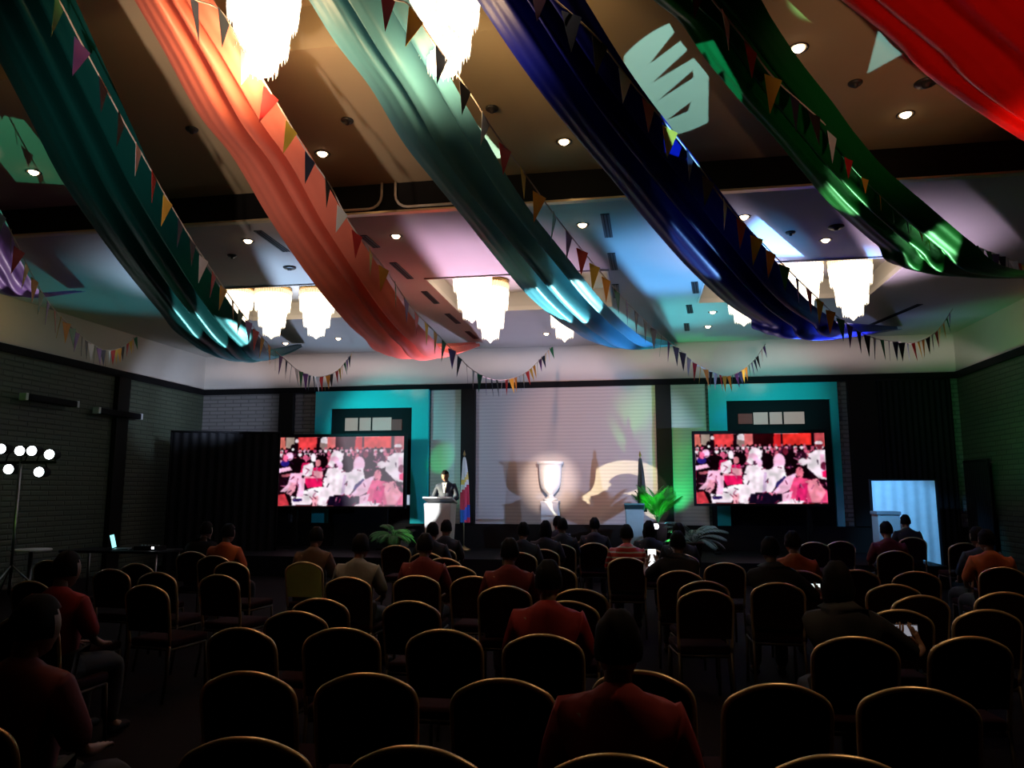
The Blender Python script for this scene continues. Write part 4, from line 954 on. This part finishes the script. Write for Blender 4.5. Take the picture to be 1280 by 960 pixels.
# people: (head x, head top y, hand pose, shirt, hair, size, label)
PEOPLE = [(762, 776, 'lap', 'red', 'short', 1.0, 'nearest seated person, broad back in a dark red shirt, low in the picture centre'),
          (676, 697, 'lap', 'red', 'short', 1.0, 'seated person in a red shirt, left of and beyond the nearest dark red back'),
          (85, 690, 'lap', 'red', 'short', 1.0, 'seated person in a dark red top behind a chair at the left edge'),
          (286, 655, 'lap', 'orange', 'short', 1.0, 'seated man in an orange shirt, lit from the side, left of the left screen'),
          (541, 653, 'lap', 'black', 'short', 1.0, 'left of two dark heads against the white podium'),
          (558, 650, 'lap', 'black', 'short', 1.0, 'right of two dark heads against the white podium'),
          (654, 653, 'lap', 'black', 'short', 1.0, 'dark head left of the pedestal, leftmost of a row of four'),
          (666, 646, 'lap', 'navy', 'short', 1.0, 'dark head left of the pedestal, second of a row of four'),
          (682, 651, 'lap', 'black', 'long', 1.0, 'dark head right in front of the white pedestal'),
          (703, 648, 'lap', 'black', 'short', 1.0, 'dark head just right of the white pedestal'),
          (743, 647, 'lap', 'black', 'short', 1.0, 'dark head below the bright pool on the stage wall, standing alone'),
          (783, 656, 'lap', 'striped', 'short', 1.0, 'seated person in a red striped shirt below the right podium'),
          (811, 651, 'lap', 'black', 'long', 1.0, 'dark broad head right below the right podium'),
          (848, 654, 'lap', 'black', 'short', 1.0, 'dark head below the palm'),
          (1107, 652, 'lap', 'dark_red', 'short', 1.0, 'left of three dark heads against the blue backdrop'),
          (1131, 643.5, 'lap', 'black', 'short', 1.0, 'middle of three dark heads against the blue backdrop'),
          (1158, 659, 'lap', 'navy', 'short', 1.0, 'right and nearest of three dark heads against the blue backdrop'),
          (372, 662, 'lap', 'brown', 'short', 1.0, 'seated person with a faintly lit face below the left screen'),
          (436, 664, 'lap', 'white', 'short', 1.0, 'seated person with a pale collar below the left screen'),
          (508, 664, 'lap', 'dark_red', 'short', 1.0, 'seated person in a dim dark red top below the fern'),
          (632, 672, 'lap', 'dark_red', 'short', 1.0, 'seated person in a dim red top between the podium and the pedestal'),
          (978, 663, 'lap', 'orange', 'short', 1.0, 'seated person in dim orange below the right screen'),
          (1232, 662, 'lap', 'orange', 'short', 1.0, 'seated person in dim orange at the right edge'),
          (48, 745, 'lap', 'dark_red', 'short', 1.0, 'dim seated person in dark red near the lower left corner')]
# holders are placed by their phone: (px x, px y of the phone, pose, shirt, hair, label, phone label)
HOLD = [(815, 697, (850, 714), 'black', 'short', 'dark seated person holding a bright white phone below the right podium', 'bright white phone held up below the right podium', 1.25, False, ((1, 1, 1), 1.8)),
        (1015, 734, (972, 729), 'black', 'short', 'dark seated person holding a small lit phone low under the right screen', 'small lit phone under the right screen', 1.0, True, ((.85, 1, .95), 1.4)),
        (1131, 788, (1068, 797), 'black', 'long', 'dark long haired person with a phone in reddish hands at right', 'dim phone in reddish hands at right', 1.0, True, ((.40, .40, .46), .6)),
        (258, 668, (240, 690), 'black', 'short', 'dark seated person with a tiny cyan phone screen, left of the man in orange', 'tiny cyan phone screen left of the man in orange', .8, False, ((.5, .95, 1), 1.0))]
HEADZ = 1.294; seats = []
PH = mat('phone_body', (.02, .02, .022), .3)
for x, y, d in CHAIRS:
    p = atZ(x, y, .925); c = Vector((p.x, p.y + .07, 0))
    if all((c - q[0]).length > .50 for q in seats): seats.append([c, d, ''])
sit = []
for hx, hy, kind, sh, hr, sc, lab in PEOPLE:
    p = atZ(hx, hy, HEADZ); sit.append([Vector((p.x, p.y - .04, 0)), kind, sh, hr, lab, None])
for x, y, at, sh, hr, lab, plab, sc, land, glow in HOLD:
    p = atZ(at[0], at[1], .925); c = Vector((p.x, p.y + .07, 0)); best = min(seats, key=lambda q: (q[0] - c).length)
    best[2] = lab; best[1] = 0; p = best[0] + Vector((0, .19, 0)); q = atY(x, y, p.y + .40); o_ = q - p
    kind = 'aim_' + str(len(BODY)); BODY[kind] = make_body('aim', o_)
    person(kind, (p.x, p.y, 0), 0, lab, CLOTH[sh], CLOTH['black'], hr)
    w_, h_ = (.15 * sc, .075 * sc) if land else (.075 * sc, .15 * sc)
    e = empty('phone', q, plab, 'phone', 'lit phones in the audience')
    b = NEW(); box(b, -w_ / 2, w_ / 2, -.004, .004, -h_ / 2, h_ / 2, .003); link('case', b, PH, e)
    b = NEW(); box(b, -w_ / 2 + .004, w_ / 2 - .004, -.0052, -.004, -h_ / 2 + .006, h_ / 2 - .006)
    link('display', b, mat('phone_display_%d' % x, (.1, .1, .1), .3, emit=glow[0], es=glow[1]), e)
for k, (p, kind, sh, hr, lab, ph) in enumerate(sit):
    c = p + Vector((0, -.19, 0))
    free = [q for q in seats if not q[2]]; best = min(free, key=lambda q: (q[0] - c).length)
    if (best[0] - c).length < .62:
        best[2] = lab; p = best[0] + Vector((0, .19, 0)); d = best[1]
    else:
        d = 0; seats[:] = [q for q in seats if (q[0] - c).length > .46 or q[2]]; seats.append([c, 0, lab])
    person(kind, (p.x, p.y, 0), math.radians(d), lab, CLOTH[sh], CLOTH['black'], hr)
proto = chair_proto(); ORD = ['first', 'second', 'third', 'fourth', 'fifth', 'sixth', 'seventh', 'eighth', 'ninth', 'tenth', 'eleventh', 'twelfth', 'thirteenth', 'fourteenth', 'fifteenth', 'sixteenth', 'seventeenth', 'eighteenth', 'nineteenth', 'twentieth']
ROWS = ((0, 2.6, 'nearest row'), (2.6, 3.4, 'second row from the camera'), (3.4, 4.6, 'third row from the camera'), (4.6, 5.75, 'fourth row from the camera'), (5.75, 6.9, 'fifth row from the camera'), (6.9, 8.6, 'sixth row from the camera'), (8.6, 11.0, 'seventh row from the camera'), (11.0, 99, 'farthest row before the stage'))
first = True; _p = atZ(380, 703, .925); PALE = min(seats, key=lambda q: (q[0] - Vector((_p.x, _p.y + .07, 0))).length)[0]
for lo, hi, rn in ROWS:
    row = sorted((q for q in seats if lo <= q[0].y < hi), key=lambda q: q[0].x / q[0].y)
    for k, (c, d, who) in enumerate(row):
        o = proto if first else copy_tree(proto); first = False
        o.location = c; o.rotation_euler.z = math.radians(d); o['group'] = 'banquet chairs of the audience'
        if c is PALE:
            br = [h for h in o.children if h.name.startswith('backrest')][0]
            br.material_slots[0].link = 'OBJECT'; br.material_slots[0].material = mat('green_lit_fabric', (.62, .78, .22), .8)  # green light on this back put into its fabric colour
        o['label'] = '%s banquet chair, %s from left in the %s' % (('occupied' if who else 'empty') if c is not PALE else 'green lit', ORD[k], rn)
# technician's table with a laptop at the left wall
p = atY(155, 652, 11.6)
e = empty('technician_table', (p.x, 11.6, 0), 'dark cloth covered table at the left wall with equipment on it', 'table')
b = NEW(); box(b, -.9, .9, -.35, .35, .70, .74, .01); link('tabletop', b, BLACK, e)
for sx in (-1, 1):
    for sy in (-1, 1): link('leg', tube(NEW(), [(sx * .84, sy * .3, 0), (sx * .84, sy * .3, .70)], .02, 8), STEEL, e, True)
e = empty('laptop', (p.x, 11.6, .74), 'open laptop seen edge on with a glowing cyan screen', 'laptop', None, math.radians(116))
b = NEW(); box(b, -.17, .17, -.12, .12, 0, .018, .004); link('keyboard_base', b, STEEL, e)
b = NEW(); box(b, -.17, .17, -.006, .006, 0, .24, .003); l_ = link('lid', b, BLACK, e); l_.location = (0, .12, .018); l_.rotation_euler.x = -.25
b = NEW(); box(b, -.155, .155, -.008, -.006, .015, .225); s_ = link('display', b, mat('laptop_display', (.1, .1, .1), .3, emit=(.35, .95, 1), es=1.5), l_)
q = Vector((p.x + .55, 11.55, .74))
e = empty('mixer', q, 'small sound mixer with a white light on the dark table', 'mixer')
b = NEW(); box(b, -.2, .2, -.15, .15, 0, .07, .01); link('housing', b, BLACK, e)
for k in range(6): link('fader', box(NEW(), -.16 + k * .06, -.145 + k * .06, -.02, .02, .07, .085), mat('pale_plastic', (0, 0, 0)), e)
b = NEW(); box(b, .13, .17, -.152, -.148, .03, .06); link('indicator', b, GLOW, e)
# small table with white cloth by the lamp stand
p = atY(42, 653, 11.3)
e = empty('side_table', (p.x, 11.3, 0), 'small table with pale cloth below the six lamp stand', 'table')
b = NEW(); lathe(b, [(.30, .72), (.31, .74), (.30, .75), (.01, .75)], 28); link('tabletop', b, mat('white_cloth', (0, 0, 0)), e, True)
b = NEW(); lathe(b, [(.22, 0), (.22, .02), (.04, .05), (.03, .72)], 20); link('pedestal_leg', b, STEEL, e, True)

# small bright lamp on the stage floor beside the palm
p = atY(820, 658, 15.0); e = empty('floor_lamp_can', (p.x, 15.0, SZ), 'small bright white lamp can on the stage below the palm', 'stage light')
h_ = p.z - SZ
b = NEW(); tube(b, [(0, .03, 0.02), (0, .03, h_)], .015, 8); lathe(b, [(.10, 0), (.10, .02), (.02, .03)], 16, (0, .03, 0)); link('stand', b, BLACK, e, True)
q = Vector((0, -1, .02)).normalized().to_track_quat('Z', 'Y').to_matrix().to_4x4(); q.translation = Vector((0, 0, h_))
b = NEW(); lathe(b, [(.03, -.14), (.055, -.12), (.065, 0), (.05, -.006)], 16); b.transform(q); link('housing', b, BLACK, e, True)
b = NEW(); lathe(b, [(.055, -.003), (.04, .01), (.004, .014)], 16); b.transform(q); link('lens', b, GLOW, e, True)
